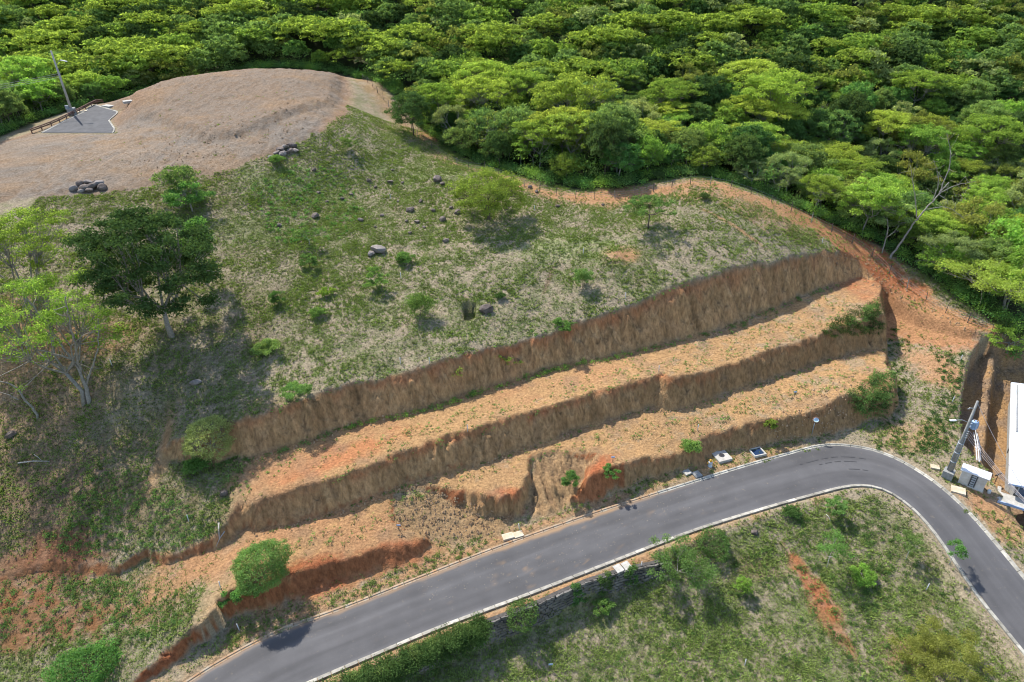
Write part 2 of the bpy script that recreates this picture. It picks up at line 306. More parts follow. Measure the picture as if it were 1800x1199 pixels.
def ground_z(x, y):
    x = np.asarray(x, float); y = np.asarray(y, float)
    i = np.clip(np.searchsorted(GX, x) - 1, 0, len(GX) - 2); j = np.clip(np.searchsorted(GY, y) - 1, 0, len(GY) - 2)
    fx = (x - GX[i]) / (GX[i + 1] - GX[i]); fy = (y - GY[j]) / (GY[j + 1] - GY[j])
    fx = np.clip(fx, 0, 1); fy = np.clip(fy, 0, 1)
    return (Z[j, i] * (1 - fx) + Z[j, i + 1] * fx) * (1 - fy) + (Z[j + 1, i] * (1 - fx) + Z[j + 1, i + 1] * fx) * fy
def field(F, x, y):
    i = np.clip(np.searchsorted(GX, x) - 1, 0, len(GX) - 2); j = np.clip(np.searchsorted(GY, y) - 1, 0, len(GY) - 2)
    return F[j, i]
_ts = np.concatenate([np.arange(45, 170, 0.22), np.arange(170, 420, 1.0)])
def hit(px, py):
    """where the line of sight through a pixel of the photograph meets the ground"""
    d = _f + (px - CX) / FPX * _r - (py - CY) / FPX * _u; d = d / np.linalg.norm(d)
    P = _ts[:, None] * d + np.array([0, 0, CAM_H]); g = ground_z(P[:, 0], P[:, 1]) - P[:, 2]
    k = int(np.argmax(g > 0)); k = max(k, 1) if g.max() > 0 else len(_ts) - 1
    a = g[k - 1] / (g[k - 1] - g[k] + 1e-12); t = _ts[k - 1] + a * (_ts[k] - _ts[k - 1])
    return t * d + np.array([0, 0, CAM_H])
def proj(p):
    q = np.asarray(p, float) - np.array([0, 0, CAM_H]); w_ = q @ _f
    return CX + FPX * (q @ _r) / w_, CY - FPX * (q @ _u) / w_, w_

# ------------------------------------------------------------------ colours of the ground (what the soil itself is)
def C(*a): return np.array(a)
TAN, ORANGE, RED = C(.36, .215, .10), C(.35, .185, .09), C(.28, .095, .04)
DRY, GREY, MOSS, LITTER, BROWN = C(.285, .232, .155), C(.215, .178, .14), C(.105, .13, .045), C(.06, .065, .03), C(.20, .135, .085)
def lay(base, c, m): return base * (1 - m[..., None]) + c * m[..., None]
n1, n2, n3 = fbm(X / 6, Y / 6, 101, 4), fbm(X / 1.6, Y / 1.6, 103, 4), fbm(X / 0.5, Y / 0.5, 105, 2)
def mk(v, a, b): return np.clip((v - a) / (b - a), 0, 1)
A = np.ones(X.shape + (3,)) * DRY
A = lay(A, ORANGE, mk(n1 + .5 * n2, .25, .8) * .5)                       # verge and lots
terr = ((t1 > .5) & (t3 < .5) & (_lf < .5)).astype(float)
wst = sstep(-26, -34, X)                                                # the old slope west of the cuts
A = lay(A, TAN, terr * (1 - wst))
A = lay(A, ORANGE, terr * (1 - wst) * mk(n1 + .6 * n2 - 0.012 * X, .05, .7) * .75)
A = lay(A, DRY * .95, terr * (1 - wst) * mk(n2 + n3 * .5 + .012 * (X - 20), .15, .7) * .6)
hillm = ((t3 > .97) | ((_lf > .5) & (t2 > .99))).astype(float)
A = lay(A, DRY, hillm)
A = lay(A, MOSS * 1.25, hillm * mk(n2 + .7 * n3 + .4 * n1, -.25, .5) * .6)
A = lay(A, BROWN * 1.1, hillm * sstep(-24, -40, X) * mk(n1 + n2, -.3, .6) * .4)
A = lay(A, ORANGE * .85, hillm * mk(n1 - .4 * n2, .35, .8) * .25)
A = lay(A, MOSS * 1.15, (1 - tL) * mk(n2 + .8 * n3 + .3 * n1, -.5, .4) * .8)
A = lay(A, MOSS * 1.1, (1 - hillm) * (t1 > .5) * sstep(-28, -34, X) * mk(n2 + .8 * n3, -.4, .4) * .7)
pl_c = GREY * (1 + .10 * n1[..., None] + .10 * n3[..., None])
A = lay(A, pl_c, plat)
A = lay(A, BROWN * .85, plat * mk(n2 + 1.2 * n3 + .25 * fur, .05, .5) * .6)
A = lay(A, BROWN * 1.0, plat * md_ * (.35 + .3 * mk(n1 + n3, -.3, .4)))
A = lay(A, TAN * .8, plat * (1 - md_) * mk(n1 + .5 * n2, -.3, .3) * .2)
A = lay(A, ORANGE * .7, plat * np.exp(-(((X + 79) / 5) ** 2 + ((Y - 146) / 9) ** 2)) * .5)
A = lay(A, BROWN * .9, plat * sstep(3.0, .3, sdist(X, Y, platp)) * mk(n1 + n2, -.5, .2) * .6)
A = lay(A, TAN * .85, plat * mk(fbm(X / 9, Y / 5, 107, 3), .1, .6) * .3)
A = lay(A, LITTER, forest)
def blob(px, py, z, rx, ry, c, k=1.0, ang=0.0, px2=None):
    global A
    p = unp(px, py, z); ca, sa = math.cos(ang), math.sin(ang)
    u = ((X - p[0]) * ca + (Y - p[1]) * sa) / rx; v = (-(X - p[0]) * sa + (Y - p[1]) * ca) / ry
    m = np.clip(1.25 - (u * u + v * v) + .75 * n2 + .35 * n3, 0, 1) * k * (dr < -.9)
    A = lay(A, c, m)
fence_px = [(640,150,26.5),(700,212,22.5),(760,262,20.6),(815,292,20),(860,300,19.5),(930,332,18.6),(1000,347,18.2),(1100,352,18.4),(1180,328,19.6),(1230,320,20.0),(1290,334,19.2),(1350,356,17.6),(1420,390,15.3),(1480,418,13),(1530,446,11),(1570,478,9.4),(1620,512,8),(1680,556,6.6),(1740,594,5.2)]
FW = np.array([unp(*p) for p in fence_px])
fd = seg_dist(X, Y, smooth_line(FW, 2.0))
A = lay(A, ORANGE * 1.05, np.clip(1.15 - fd / (3.6 - 1.0 * sstep(40, 50, X)) + .8 * n2, 0, 1) * hillm * (1 - .5 * sstep(125, 135, Y)) * .9 * (1 - forest * .6))
for b in [(760,240,21,5,3.5,ORANGE,.8,-.9),(1480,420,12.5,10,5.5,RED*1.3,.95,-.6),(1540,470,10,9,5,RED*1.25,.9,-.8),(1620,540,7.6,9,4.5,RED*1.35,.8,-.8),(160,820,7.4,9,6,BROWN*1.1,.6),(60,1000,3,9,3.5,RED*.8,.6),(1440,410,13.5,10,4,ORANGE,.8,-.5),(1560,500,9.5,8,5.5,RED*1.3,.95,-.8),(1600,530,8,9,5,ORANGE,.9,-.8),(1640,545,7.3,7,3.5,ORANGE,.9,-.6),(1090,440,16.5,3,2.6,ORANGE,.9),(1075,340,18.5,9,2.4,ORANGE,.8),
          (60,620,13.5,8,6,ORANGE,.6),(20,570,15,8,5,ORANGE,.55),(160,600,13.4,7,4,ORANGE,.5),(60,830,7.6,8,5,BROWN*1.1,.9),(0,740,10,10,7,BROWN*1.3,.9),(90,700,10.8,9,5,BROWN*1.35,.7),(60,900,5,11,6,BROWN*.9,.75),(250,900,5,7,4,BROWN*.9,.5,.3),(110,960,4.2,6,2.5,RED*.7,.5),(60,1090,1,9,3,RED*.75,.65),(250,1080,1.5,5,2,RED*.8,.4),(330,1010,2.4,8,3,ORANGE,.7,.3),(380,990,2.6,6,2.5,ORANGE,.7),
          (560,1000,3,7,2.2,ORANGE,.7,.4),(600,800,6.5,9,2,RED*1.5,.55,.5),(560,870,6.2,8,1,ORANGE*1.1,.8,.5),(700,720,6.7,8,1.2,ORANGE,.5,.5),(500,820,6.4,6,2,ORANGE,.8,.4),(1040,660,6.9,6,2.2,ORANGE*1.1,.6,.5),(640,940,3,5,2,ORANGE*1.05,.6,.4),
          (1040,840,1.6,3.6,2.2,RED*1.15,1,.9),(1050,822,3,3.2,1.4,RED*1.25,1,.6),(890,872,2.8,2.2,1.3,RED*1.3,.9),(840,868,2.9,2,.8,ORANGE,.7),(600,990,2.6,9,1.3,RED*1.25,.95,.35),(720,960,2,4,1.4,RED*1.2,.9,.3),(550,1015,1,4,1.3,RED,.9,.35),
          (1430,1030,-2,1.1,5.5,RED*1.2,.85,.35),(1455,1090,-2.7,1.1,5,RED*1.1,.6,.35),(1590,1150,-3.3,2.5,2.5,ORANGE,.6),(1350,1000,-1.6,4,1.5,ORANGE*.9,.3),
          (1285,405,16.3,.45,7,ORANGE*.95,.8,.75),(1310,395,16.3,.35,6,ORANGE*.9,.6,.75),(965,490,14.2,.4,3.5,BROWN*.9,.8,-.3),(1350,390,16,9,4,ORANGE,.5,-.5),(1250,350,18.5,8,3,ORANGE,.5),(470,700,12,4,2,ORANGE*.9,.3),(1640,640,3.5,3.5,6,ORANGE*1.1,.8,.2),(1600,760,1.1,5,3,TAN,.6),(1540,700,2,3,4,ORANGE,.5),(1730,900,-.9,3.5,4,ORANGE*1.05,.85),(1765,930,-1.2,3,3,TAN,.7),
          (1000,430,16.6,10,4,MOSS*2.0,.5),(760,300,20,12,4,MOSS*2.0,.45),(520,330,21,10,6,MOSS*1.7,.6),(470,400,19,10,5,MOSS*1.5,.5),(1180,690,3.5,0.1,0.1,TAN,0)]:
    blob(*b)
ver = ((t1 < .3) & (tE > .9) & (tL > .99)).astype(float)
A = lay(A, TAN * .95, ver * (1 - sstep(35, 45, X)) * mk(n1 + .6 * n2, -.5, .2) * .8)
A = lay(A, TAN * C(.88, .95, 1.05), gm_); A = lay(A, BROWN * .9, gm_ * mk(-np.abs(gn), -.12, .0) * .7); A = lay(A, TAN * C(.78, .84, .9), rb_ * .85)
A = lay(A, BROWN * 1.2, (1 - tE)); A = lay(A, TAN * .9, (1 - tE) * mk(n2 + n1, -.1, .3))
A = lay(A, ORANGE, (dr > -1.6) * (dr < -.8) * ((X < 14) * (Y > 41)) * .5)
rl = np.abs(fbm((.86 * X + .5 * Y) / 7, (-.5 * X + .86 * Y) / 1.6, 611, 3)); A = lay(A, TAN * C(1.25, 1.22, 1.15), terr * (1 - wst) * mk(-rl, -.05, -.01) * .6)
A = lay(A, BROWN * 1.1, terr * (1 - wst) * mk(fbm(X / 2.5, Y / 2.5, 613, 4), .05, .5) * .45)
# banks: red oxidised soil at the crown, brown weathered body
BANK = C(.41, .245, .115)
uu = .86 * X + .5 * Y; vv = -.5 * X + .86 * Y; strk = fbm(uu / .5, vv / 5, 511, 3)
bk = BANK * (1 + .22 * n2 + .16 * n1 + .62 * strk)[..., None]
A = lay(A, bk, cliff)
A = lay(A, TAN * .78, cliff * (t3 < .02) * mk(n2 + .03 * (X - 10), -.1, .5) * .8)
redw = np.clip(1 - np.abs(X - 0) / 90, .3, 1)
A = lay(A, RED * 1.25, cliff * mk(ctop + .25 * n2 + .15 * strk, .66, .92) * .85 * redw)
A = lay(A, BROWN * .5, cliff * mk(strk + .5 * n3, .25, .6) * .55)
A = lay(A, ORANGE * .95, cliff * mk(n1 + .6 * n2, .1, .6) * .4)
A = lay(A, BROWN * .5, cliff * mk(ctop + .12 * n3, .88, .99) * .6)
A = lay(A, RED * .95, cliff * ((X < -6) & (t2 < .1)) * .85)
A = lay(A, RED * .9, cliff * (X < -32) * (t3 < .01) * .7)
A = lay(A, RED * 1.1, cliff * (np.hypot(X - 9, Y - 61) < 4) * .8)
A = lay(A, ORANGE * .9, np.clip(1 - np.abs(sdist(X, Y, platp)) / 2, 0, 1) * (Y > 132) * .4)
A = np.clip(A * (1 + .05 * fbm(X / 0.35, Y / 0.35, 201, 1))[..., None], 0.01, .8)

# ------------------------------------------------------------------ materials
def mat(name, col=(.5, .5, .5), rough=.85, metal=0, spec=.3):
    m = bpy.data.materials.new(name); m.use_nodes = True; b = m.node_tree.nodes['Principled BSDF']
    b.inputs['Base Color'].default_value = (*col, 1); b.inputs['Roughness'].default_value = rough
    b.inputs['Metallic'].default_value = metal; b.inputs['Specular IOR Level'].default_value = spec
    return m
def N(m, t, **k):
    n = m.node_tree.nodes.new(t)
    for a, v in k.items():
        if a in n.inputs: n.inputs[a].default_value = v
        else: setattr(n, a, v)
    return n
def Lk(m, a, b): m.node_tree.links.new(a, b)
def bsdf(m): return m.node_tree.nodes['Principled BSDF']
def noisy(name, c1, c2, scale=3, rough=.85, bump=.3, detail=6, bscale=None, metal=0, thr=(.35, .65), dist=.02, obj_rand=0):
    m = mat(name, c1, rough, metal); tc = N(m, 'ShaderNodeTexCoord')
    n = N(m, 'ShaderNodeTexNoise', Scale=scale, Detail=detail, Roughness=.65); Lk(m, tc.outputs['Object'], n.inputs['Vector'])
    cr = N(m, 'ShaderNodeValToRGB'); cr.color_ramp.elements[0].position, cr.color_ramp.elements[1].position = thr
    cr.color_ramp.elements[0].color = (*c1, 1); cr.color_ramp.elements[1].color = (*c2, 1)
    Lk(m, n.outputs['Fac'], cr.inputs[0]); out = cr.outputs[0]
    if obj_rand:
        oi = N(m, 'ShaderNodeObjectInfo'); hs = N(m, 'ShaderNodeHueSaturation'); mr = N(m, 'ShaderNodeMapRange')
        mr.inputs['To Min'].default_value = 1 - obj_rand; mr.inputs['To Max'].default_value = 1 + obj_rand
        Lk(m, oi.outputs['Random'], mr.inputs['Value']); Lk(m, mr.outputs[0], hs.inputs['Value']); Lk(m, out, hs.inputs['Color']); out = hs.outputs[0]
    Lk(m, out, bsdf(m).inputs['Base Color'])
    if bump:
        n2_ = N(m, 'ShaderNodeTexNoise', Scale=bscale or scale * 3, Detail=5); Lk(m, tc.outputs['Object'], n2_.inputs['Vector'])
        bp = N(m, 'ShaderNodeBump', Strength=bump, Distance=dist); Lk(m, n2_.outputs['Fac'], bp.inputs['Height']); Lk(m, bp.outputs[0], bsdf(m).inputs['Normal'])
    return m
def leafmat(name, c, trans=.54, var=.25, hue=.02, yellow=(.0,)):
    m = bpy.data.materials.new(name); m.use_nodes = True; t = m.node_tree; t.nodes.clear()
    out = N(m, 'ShaderNodeOutputMaterial'); mix = N(m, 'ShaderNodeMixShader', Fac=trans)
    d = N(m, 'ShaderNodeBsdfDiffuse', Roughness=.5); tr = N(m, 'ShaderNodeBsdfTranslucent')
    g = N(m, 'ShaderNodeNewGeometry'); oi = N(m, 'ShaderNodeObjectInfo')
    tc = N(m, 'ShaderNodeTexCoord'); nz = N(m, 'ShaderNodeTexNoise', Scale=.55, Detail=2)
    Lk(m, tc.outputs['Object'], nz.inputs['Vector'])
    hs = N(m, 'ShaderNodeHueSaturation', Color=(*c, 1))
    a = N(m, 'ShaderNodeMapRange'); a.inputs['To Min'].default_value = 1 - var * 1.2; a.inputs['To Max'].default_value = 1 + var
    Lk(m, g.outputs['Random Per Island'], a.inputs['Value'])
    b = N(m, 'ShaderNodeMapRange'); b.inputs['To Min'].default_value = .78; b.inputs['To Max'].default_value = 1.22
    Lk(m, oi.outputs['Random'], b.inputs['Value'])
    c3 = N(m, 'ShaderNodeMapRange'); c3.inputs['From Min'].default_value = .3; c3.inputs['From Max'].default_value = .7; c3.inputs['To Min'].default_value = .8; c3.inputs['To Max'].default_value = 1.2
    Lk(m, nz.outputs['Fac'], c3.inputs['Value'])
    m1 = N(m, 'ShaderNodeMath', operation='MULTIPLY'); m2 = N(m, 'ShaderNodeMath', operation='MULTIPLY')
    Lk(m, a.outputs[0], m1.inputs[0]); Lk(m, b.outputs[0], m1.inputs[1]); Lk(m, m1.outputs[0], m2.inputs[0]); Lk(m, c3.outputs[0], m2.inputs[1])
    Lk(m, m2.outputs[0], hs.inputs['Value'])
    e = N(m, 'ShaderNodeMath', operation='MULTIPLY_ADD'); e.inputs[1].default_value = 7.31; e.inputs[2].default_value = .13
    fr = N(m, 'ShaderNodeMath', operation='FRACT'); Lk(m, oi.outputs['Random'], e.inputs[0]); Lk(m, e.outputs[0], fr.inputs[0])
    hr = N(m, 'ShaderNodeMapRange'); hr.inputs['To Min'].default_value = .5 - hue; hr.inputs['To Max'].default_value = .5 + hue
    Lk(m, fr.outputs[0], hr.inputs['Value']); Lk(m, hr.outputs[0], hs.inputs['Hue'])
    Lk(m, hs.outputs[0], d.inputs['Color'])
    br = N(m, 'ShaderNodeMixRGB', blend_type='MULTIPLY'); br.inputs[0].default_value = 1; br.inputs[2].default_value = (1.2, 1.2, .7, 1)
    Lk(m, hs.outputs[0], br.inputs[1]); Lk(m, br.outputs[0], tr.inputs['Color'])
    Lk(m, d.outputs[0], mix.inputs[1]); Lk(m, tr.outputs[0], mix.inputs[2]); Lk(m, mix.outputs[0], out.inputs['Surface'])
    return m
LEAF = {'yellow': leafmat('leaf_yellow_green', (.34, .44, .085)), 'lime': leafmat('leaf_lime', (.30, .43, .09)), 'mid': leafmat('leaf_mid_green', (.22, .33, .105)),
        'dark': leafmat('leaf_dark_green', (.09, .145, .045), .32), 'pale': leafmat('leaf_pale_green', (.35, .42, .17)), 'olive': leafmat('leaf_olive', (.26, .30, .08)),
        'fresh': leafmat('leaf_fresh_green', (.18, .32, .09)), 'deep': leafmat('leaf_deep_green', (.11, .195, .055), .36)}
BARK = {'grey': noisy('bark_grey', (.19, .165, .14), (.33, .30, .26), 4), 'brown': noisy('bark_brown', (.07, .052, .038), (.15, .115, .085), 4), 'pale': noisy('bark_bleached', (.30, .27, .24), (.46, .43, .40), 3)}
GRASS = leafmat('grass_green', (.22, .285, .075), .25, .4, .0); GRASSD = leafmat('grass_dry', (.33, .28, .215), .15, .3, .0)
CONC = noisy('concrete_pale', (.32, .30, .26), (.46, .44, .40), 2.5, .9, .3, bscale=25)
CONCD = noisy('concrete_grey', (.20, .20, .19), (.30, .30, .285), 2.5, .9, .3, bscale=25)
CONCT = noisy('concrete_stained', (.45, .34, .22), (.52, .46, .36), 1.5, .9, .3, bscale=25)
KERB = noisy('kerb_concrete', (.24, .225, .185), (.40, .375, .32), 1.6, .9, .35, bscale=18, obj_rand=.28)
KERBO = noisy('kerb_soiled', (.32, .18, .09), (.32, .27, .20), 1.4, .9, .35, bscale=18, obj_rand=.12)
STEEL = noisy('galvanised_steel', (.22, .25, .27), (.36, .39, .42), 3, .5, .1)
WHITE = noisy('white_paint', (.48, .49, .50), (.62, .62, .62), 1.5, .6, .1)
RUST = noisy('rusty_steel', (.13, .065, .045), (.20, .11, .08), 3, .85, .3)
ROCK = noisy('boulder_stone', (.075, .056, .046), (.19, .155, .135), 2.2, .9, .6, bscale=7, obj_rand=.25, dist=.06)
ROCKP = noisy('boulder_pale', (.16, .135, .12), (.27, .235, .215), 2.2, .9, .6, bscale=7, obj_rand=.15, dist=.06)
WOOD = noisy('weathered_post', (.07, .055, .045), (.15, .12, .10), 6, .9, .3)
WIRE = mat('wire_metal', (.30, .30, .31), .5, .6); WIREB = mat('cable_cover', (.42, .37, .36), .6)
BLACK = mat('black_rubber', (.02, .02, .022), .6)
ORG = noisy('orange_paint', (.65, .22, .03), (.75, .45, .05), 6, .6, 0)
BLUE = noisy('transformer_blue', (.22, .33, .50), (.33, .44, .60), 3, .45, .05)

# ------------------------------------------------------------------ mesh building
def mesh_np(name, V, F, m, smooth=False, parent=None, link=True):
    V = np.asarray(V, np.float32); F = np.asarray(F, np.int32); me = bpy.data.meshes.new(name)
    me.vertices.add(len(V)); me.vertices.foreach_set('co', V.ravel()); k = F.shape[1]
    me.loops.add(F.size); me.loops.foreach_set('vertex_index', F.ravel())
    me.polygons.add(len(F)); me.polygons.foreach_set('loop_start', np.arange(0, F.size, k, dtype=np.int32))
    me.polygons.foreach_set('loop_total', np.full(len(F), k, np.int32))
    me.polygons.foreach_set('use_smooth', np.full(len(F), smooth)); me.update(calc_edges=True)
    if m: me.materials.append(m)
    if not link: return me
    ob = bpy.data.objects.new(name, me); COL.objects.link(ob)
    if parent: ob.parent = parent
    return ob
class MB:
    def __init__(s): s.v = []; s.f = []
    def add(s, V, F):
        n = len(s.v); s.v += [tuple(map(float, v)) for v in V]; s.f += [tuple(int(i) + n for i in f) for f in F]; return s
    def box(s, c, d, rz=0, tilt=(0, 0)):
        M = Matrix.Rotation(rz, 3, 'Z') @ Matrix.Rotation(tilt[0], 3, 'X') @ Matrix.Rotation(tilt[1], 3, 'Y')
        V = [M @ Vector((x * d[0] / 2, y * d[1] / 2, z * d[2] / 2)) + Vector(c) for z in (-1, 1) for x, y in ((-1, -1), (1, -1), (1, 1), (-1, 1))]
        return s.add(V, [(0, 3, 2, 1), (4, 5, 6, 7), (0, 1, 5, 4), (1, 2, 6, 5), (2, 3, 7, 6), (3, 0, 4, 7)])
    def tube(s, P, rad, n=6, cap=True):
        P = [Vector(p) for p in P]; rad = rad if hasattr(rad, '__len__') else [rad] * len(P); V = []; F = []; a = None
        for i, p in enumerate(P):
            t = (P[min(i + 1, len(P) - 1)] - P[max(i - 1, 0)]).normalized()
            if a is None: a = t.orthogonal().normalized()
            a = (a - t * a.dot(t)).normalized(); b = t.cross(a)
            V += [p + (a * math.cos(2 * math.pi * k / n) + b * math.sin(2 * math.pi * k / n)) * rad[i] for k in range(n)]
        for i in range(len(P) - 1):
            for k in range(n): F.append((i * n + k, i * n + (k + 1) % n, (i + 1) * n + (k + 1) % n, (i + 1) * n + k))
        if cap: F.append(tuple(range(n))[::-1]); F.append(tuple((len(P) - 1) * n + k for k in range(n)))
        return s.add(V, F)
    def lathe(s, prof, c=(0, 0, 0), n=16):
        V = [(c[0] + r * math.cos(2 * math.pi * k / n), c[1] + r * math.sin(2 * math.pi * k / n), c[2] + z) for r, z in prof for k in range(n)]; F = []
        for i in range(len(prof) - 1):
            for k in range(n): F.append((i * n + k, i * n + (k + 1) % n, (i + 1) * n + (k + 1) % n, (i + 1) * n + k))
        F.append(tuple(range(n))[::-1]); F.append(tuple((len(prof) - 1) * n + k for k in range(n)))
        return s.add(V, F)
    def build(s, name, m, parent=None, smooth=False, bev=0, link=True):
        me = bpy.data.meshes.new(name); me.from_pydata(s.v, [], s.f); me.update()
        if smooth: me.polygons.foreach_set('use_smooth', [True] * len(me.polygons))
        if m: me.materials.append(m)
        if not link: return me
        ob = bpy.data.objects.new(name, me); COL.objects.link(ob)
        if parent: ob.parent = parent
        if bev:
            b = ob.modifiers.new('bevel', 'BEVEL'); b.width = bev; b.segments = 2; b.limit_method = 'ANGLE'
        return ob
def tag(o, label=None, cat=None, group=None, kind=None):
    if label: o['label'] = label
    if cat: o['category'] = cat
    if group: o['group'] = group
    if kind: o['kind'] = kind
    return o
def thing(name, label, cat, loc=(0, 0, 0), rz=0, group=None):
    o = bpy.data.objects.new(name, None); COL.objects.link(o); o.location = tuple(loc); o.rotation_euler = (0, 0, rz); o.empty_display_size = .3
    return tag(o, label, cat, group)

# ------------------------------------------------------------------ the ground sheet
ny, nx = X.shape
V = np.stack([X, Y, Z], -1).reshape(-1, 3)
idx = np.arange(nx * ny).reshape(ny, nx)
F = np.stack([idx[:-1, :-1], idx[:-1, 1:], idx[1:, 1:], idx[1:, :-1]], -1).reshape(-1, 4)
GM = mat('soil_and_dry_grass', (.3, .2, .1), .95, 0, .1)
at = N(GM, 'ShaderNodeAttribute', attribute_name='soil'); ck = N(GM, 'ShaderNodeAttribute', attribute_name='bank')
tc = N(GM, 'ShaderNodeTexCoord')
mp = N(GM, 'ShaderNodeMapping'); mp.inputs['Scale'].default_value = (1, 1, .22); Lk(GM, tc.outputs['Object'], mp.inputs['Vector'])
ns = N(GM, 'ShaderNodeTexNoise', Scale=2.6, Detail=8, Roughness=.7); Lk(GM, mp.outputs[0], ns.inputs['Vector'])      # streaks down the banks
nf = N(GM, 'ShaderNodeTexNoise', Scale=3.2, Detail=8, Roughness=.72); Lk(GM, tc.outputs['Object'], nf.inputs['Vector'])
sx = N(GM, 'ShaderNodeMix', data_type='FLOAT'); Lk(GM, ck.outputs['Fac'], sx.inputs[0]); Lk(GM, nf.outputs['Fac'], sx.inputs[2]); Lk(GM, ns.outputs['Fac'], sx.inputs[3])
mr = N(GM, 'ShaderNodeMapRange'); mr.inputs['From Min'].default_value = .3; mr.inputs['From Max'].default_value = .7; mr.inputs['To Min'].default_value = .5; mr.inputs['To Max'].default_value = 1.5
Lk(GM, sx.outputs[0], mr.inputs['Value'])
mm = N(GM, 'ShaderNodeMixRGB', blend_type='MULTIPLY'); mm.inputs[0].default_value = 1; Lk(GM, at.outputs['Color'], mm.inputs[1]); Lk(GM, mr.outputs[0], mm.inputs[2])
Lk(GM, mm.outputs[0], bsdf(GM).inputs['Base Color'])
nb = N(GM, 'ShaderNodeTexNoise', Scale=4.5, Detail=7, Roughness=.7); Lk(GM, tc.outputs['Object'], nb.inputs['Vector'])
ad = N(GM, 'ShaderNodeMath', operation='ADD'); Lk(GM, nb.outputs['Fac'], ad.inputs[0]); Lk(GM, sx.outputs[0], ad.inputs[1])
bp = N(GM, 'ShaderNodeBump', Strength=.9, Distance=.2); Lk(GM, ad.outputs[0], bp.inputs['Height']); Lk(GM, bp.outputs[0], bsdf(GM).inputs['Normal'])
ground = mesh_np('ground', V, F, GM, smooth=True); tag(ground, kind='structure')
ca = ground.data.color_attributes.new('soil', 'FLOAT_COLOR', 'POINT')
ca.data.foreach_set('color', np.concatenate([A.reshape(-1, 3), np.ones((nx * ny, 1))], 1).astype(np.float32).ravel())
fa = ground.data.attributes.new('bank', 'FLOAT', 'POINT'); fa.data.foreach_set('value', cliff.astype(np.float32).ravel())

# ------------------------------------------------------------------ roads
ASPH = mat('asphalt', (.1, .1, .1), .85, 0, .25)
tc = N(ASPH, 'ShaderNodeTexCoord')
a1 = N(ASPH, 'ShaderNodeTexNoise', Scale=.35, Detail=5); a2 = N(ASPH, 'ShaderNodeTexNoise', Scale=45, Detail=3); a3 = N(ASPH, 'ShaderNodeTexNoise', Scale=1.6, Detail=8, Roughness=.75)
cm = N(ASPH, 'ShaderNodeAttribute', attribute_name='wear')
for q in (a1, a2, a3): Lk(ASPH, tc.outputs['Object'], q.inputs['Vector'])
r1 = N(ASPH, 'ShaderNodeValToRGB'); r1.color_ramp.elements[0].color = (.072, .070, .071, 1); r1.color_ramp.elements[1].color = (.094, .091, .092, 1); r1.color_ramp.elements[0].position = .3; r1.color_ramp.elements[1].position = .7
Lk(ASPH, a1.outputs['Fac'], r1.inputs[0])
m2 = N(ASPH, 'ShaderNodeMapRange'); m2.inputs['To Min'].default_value = .72; m2.inputs['To Max'].default_value = 1.28; Lk(ASPH, a2.outputs['Fac'], m2.inputs['Value'])
mu = N(ASPH, 'ShaderNodeMixRGB', blend_type='MULTIPLY'); mu.inputs[0].default_value = 1; Lk(ASPH, r1.outputs[0], mu.inputs[1]); Lk(ASPH, m2.outputs[0], mu.inputs[2])
mw = N(ASPH, 'ShaderNodeMixRGB', blend_type='MULTIPLY'); mw.inputs[0].default_value = 1; Lk(ASPH, mu.outputs[0], mw.inputs[1]); Lk(ASPH, cm.outputs['Fac'], mw.inputs[2])
dm = N(ASPH, 'ShaderNodeMapRange'); dm.inputs['From Min'].default_value = .60; dm.inputs['From Max'].default_value = .72; Lk(ASPH, a3.outputs['Fac'], dm.inputs['Value'])
dx = N(ASPH, 'ShaderNodeMixRGB'); dx.inputs[2].default_value = (.24, .19, .13, 1); dmm = N(ASPH, 'ShaderNodeMath', operation='MULTIPLY'); dmm.inputs[1].default_value = .5
Lk(ASPH, dm.outputs[0], dmm.inputs[0]); Lk(ASPH, dmm.outputs[0], dx.inputs[0]); Lk(ASPH, mw.outputs[0], dx.inputs[1]); sw = N(ASPH, 'ShaderNodeAttribute', attribute_name='wash'); sx_ = N(ASPH, 'ShaderNodeMixRGB'); sx_.inputs[2].default_value = (.30, .19, .10, 1); Lk(ASPH, sw.outputs['Fac'], sx_.inputs[0]); Lk(ASPH, dx.outputs[0], sx_.inputs[1]); Lk(ASPH, sx_.outputs[0], bsdf(ASPH).inputs['Base Color'])
bp = N(ASPH, 'ShaderNodeBump', Strength=.25, Distance=.01); Lk(ASPH, a2.outputs['Fac'], bp.inputs['Height']); Lk(ASPH, bp.outputs[0], bsdf(ASPH).inputs['Normal'])
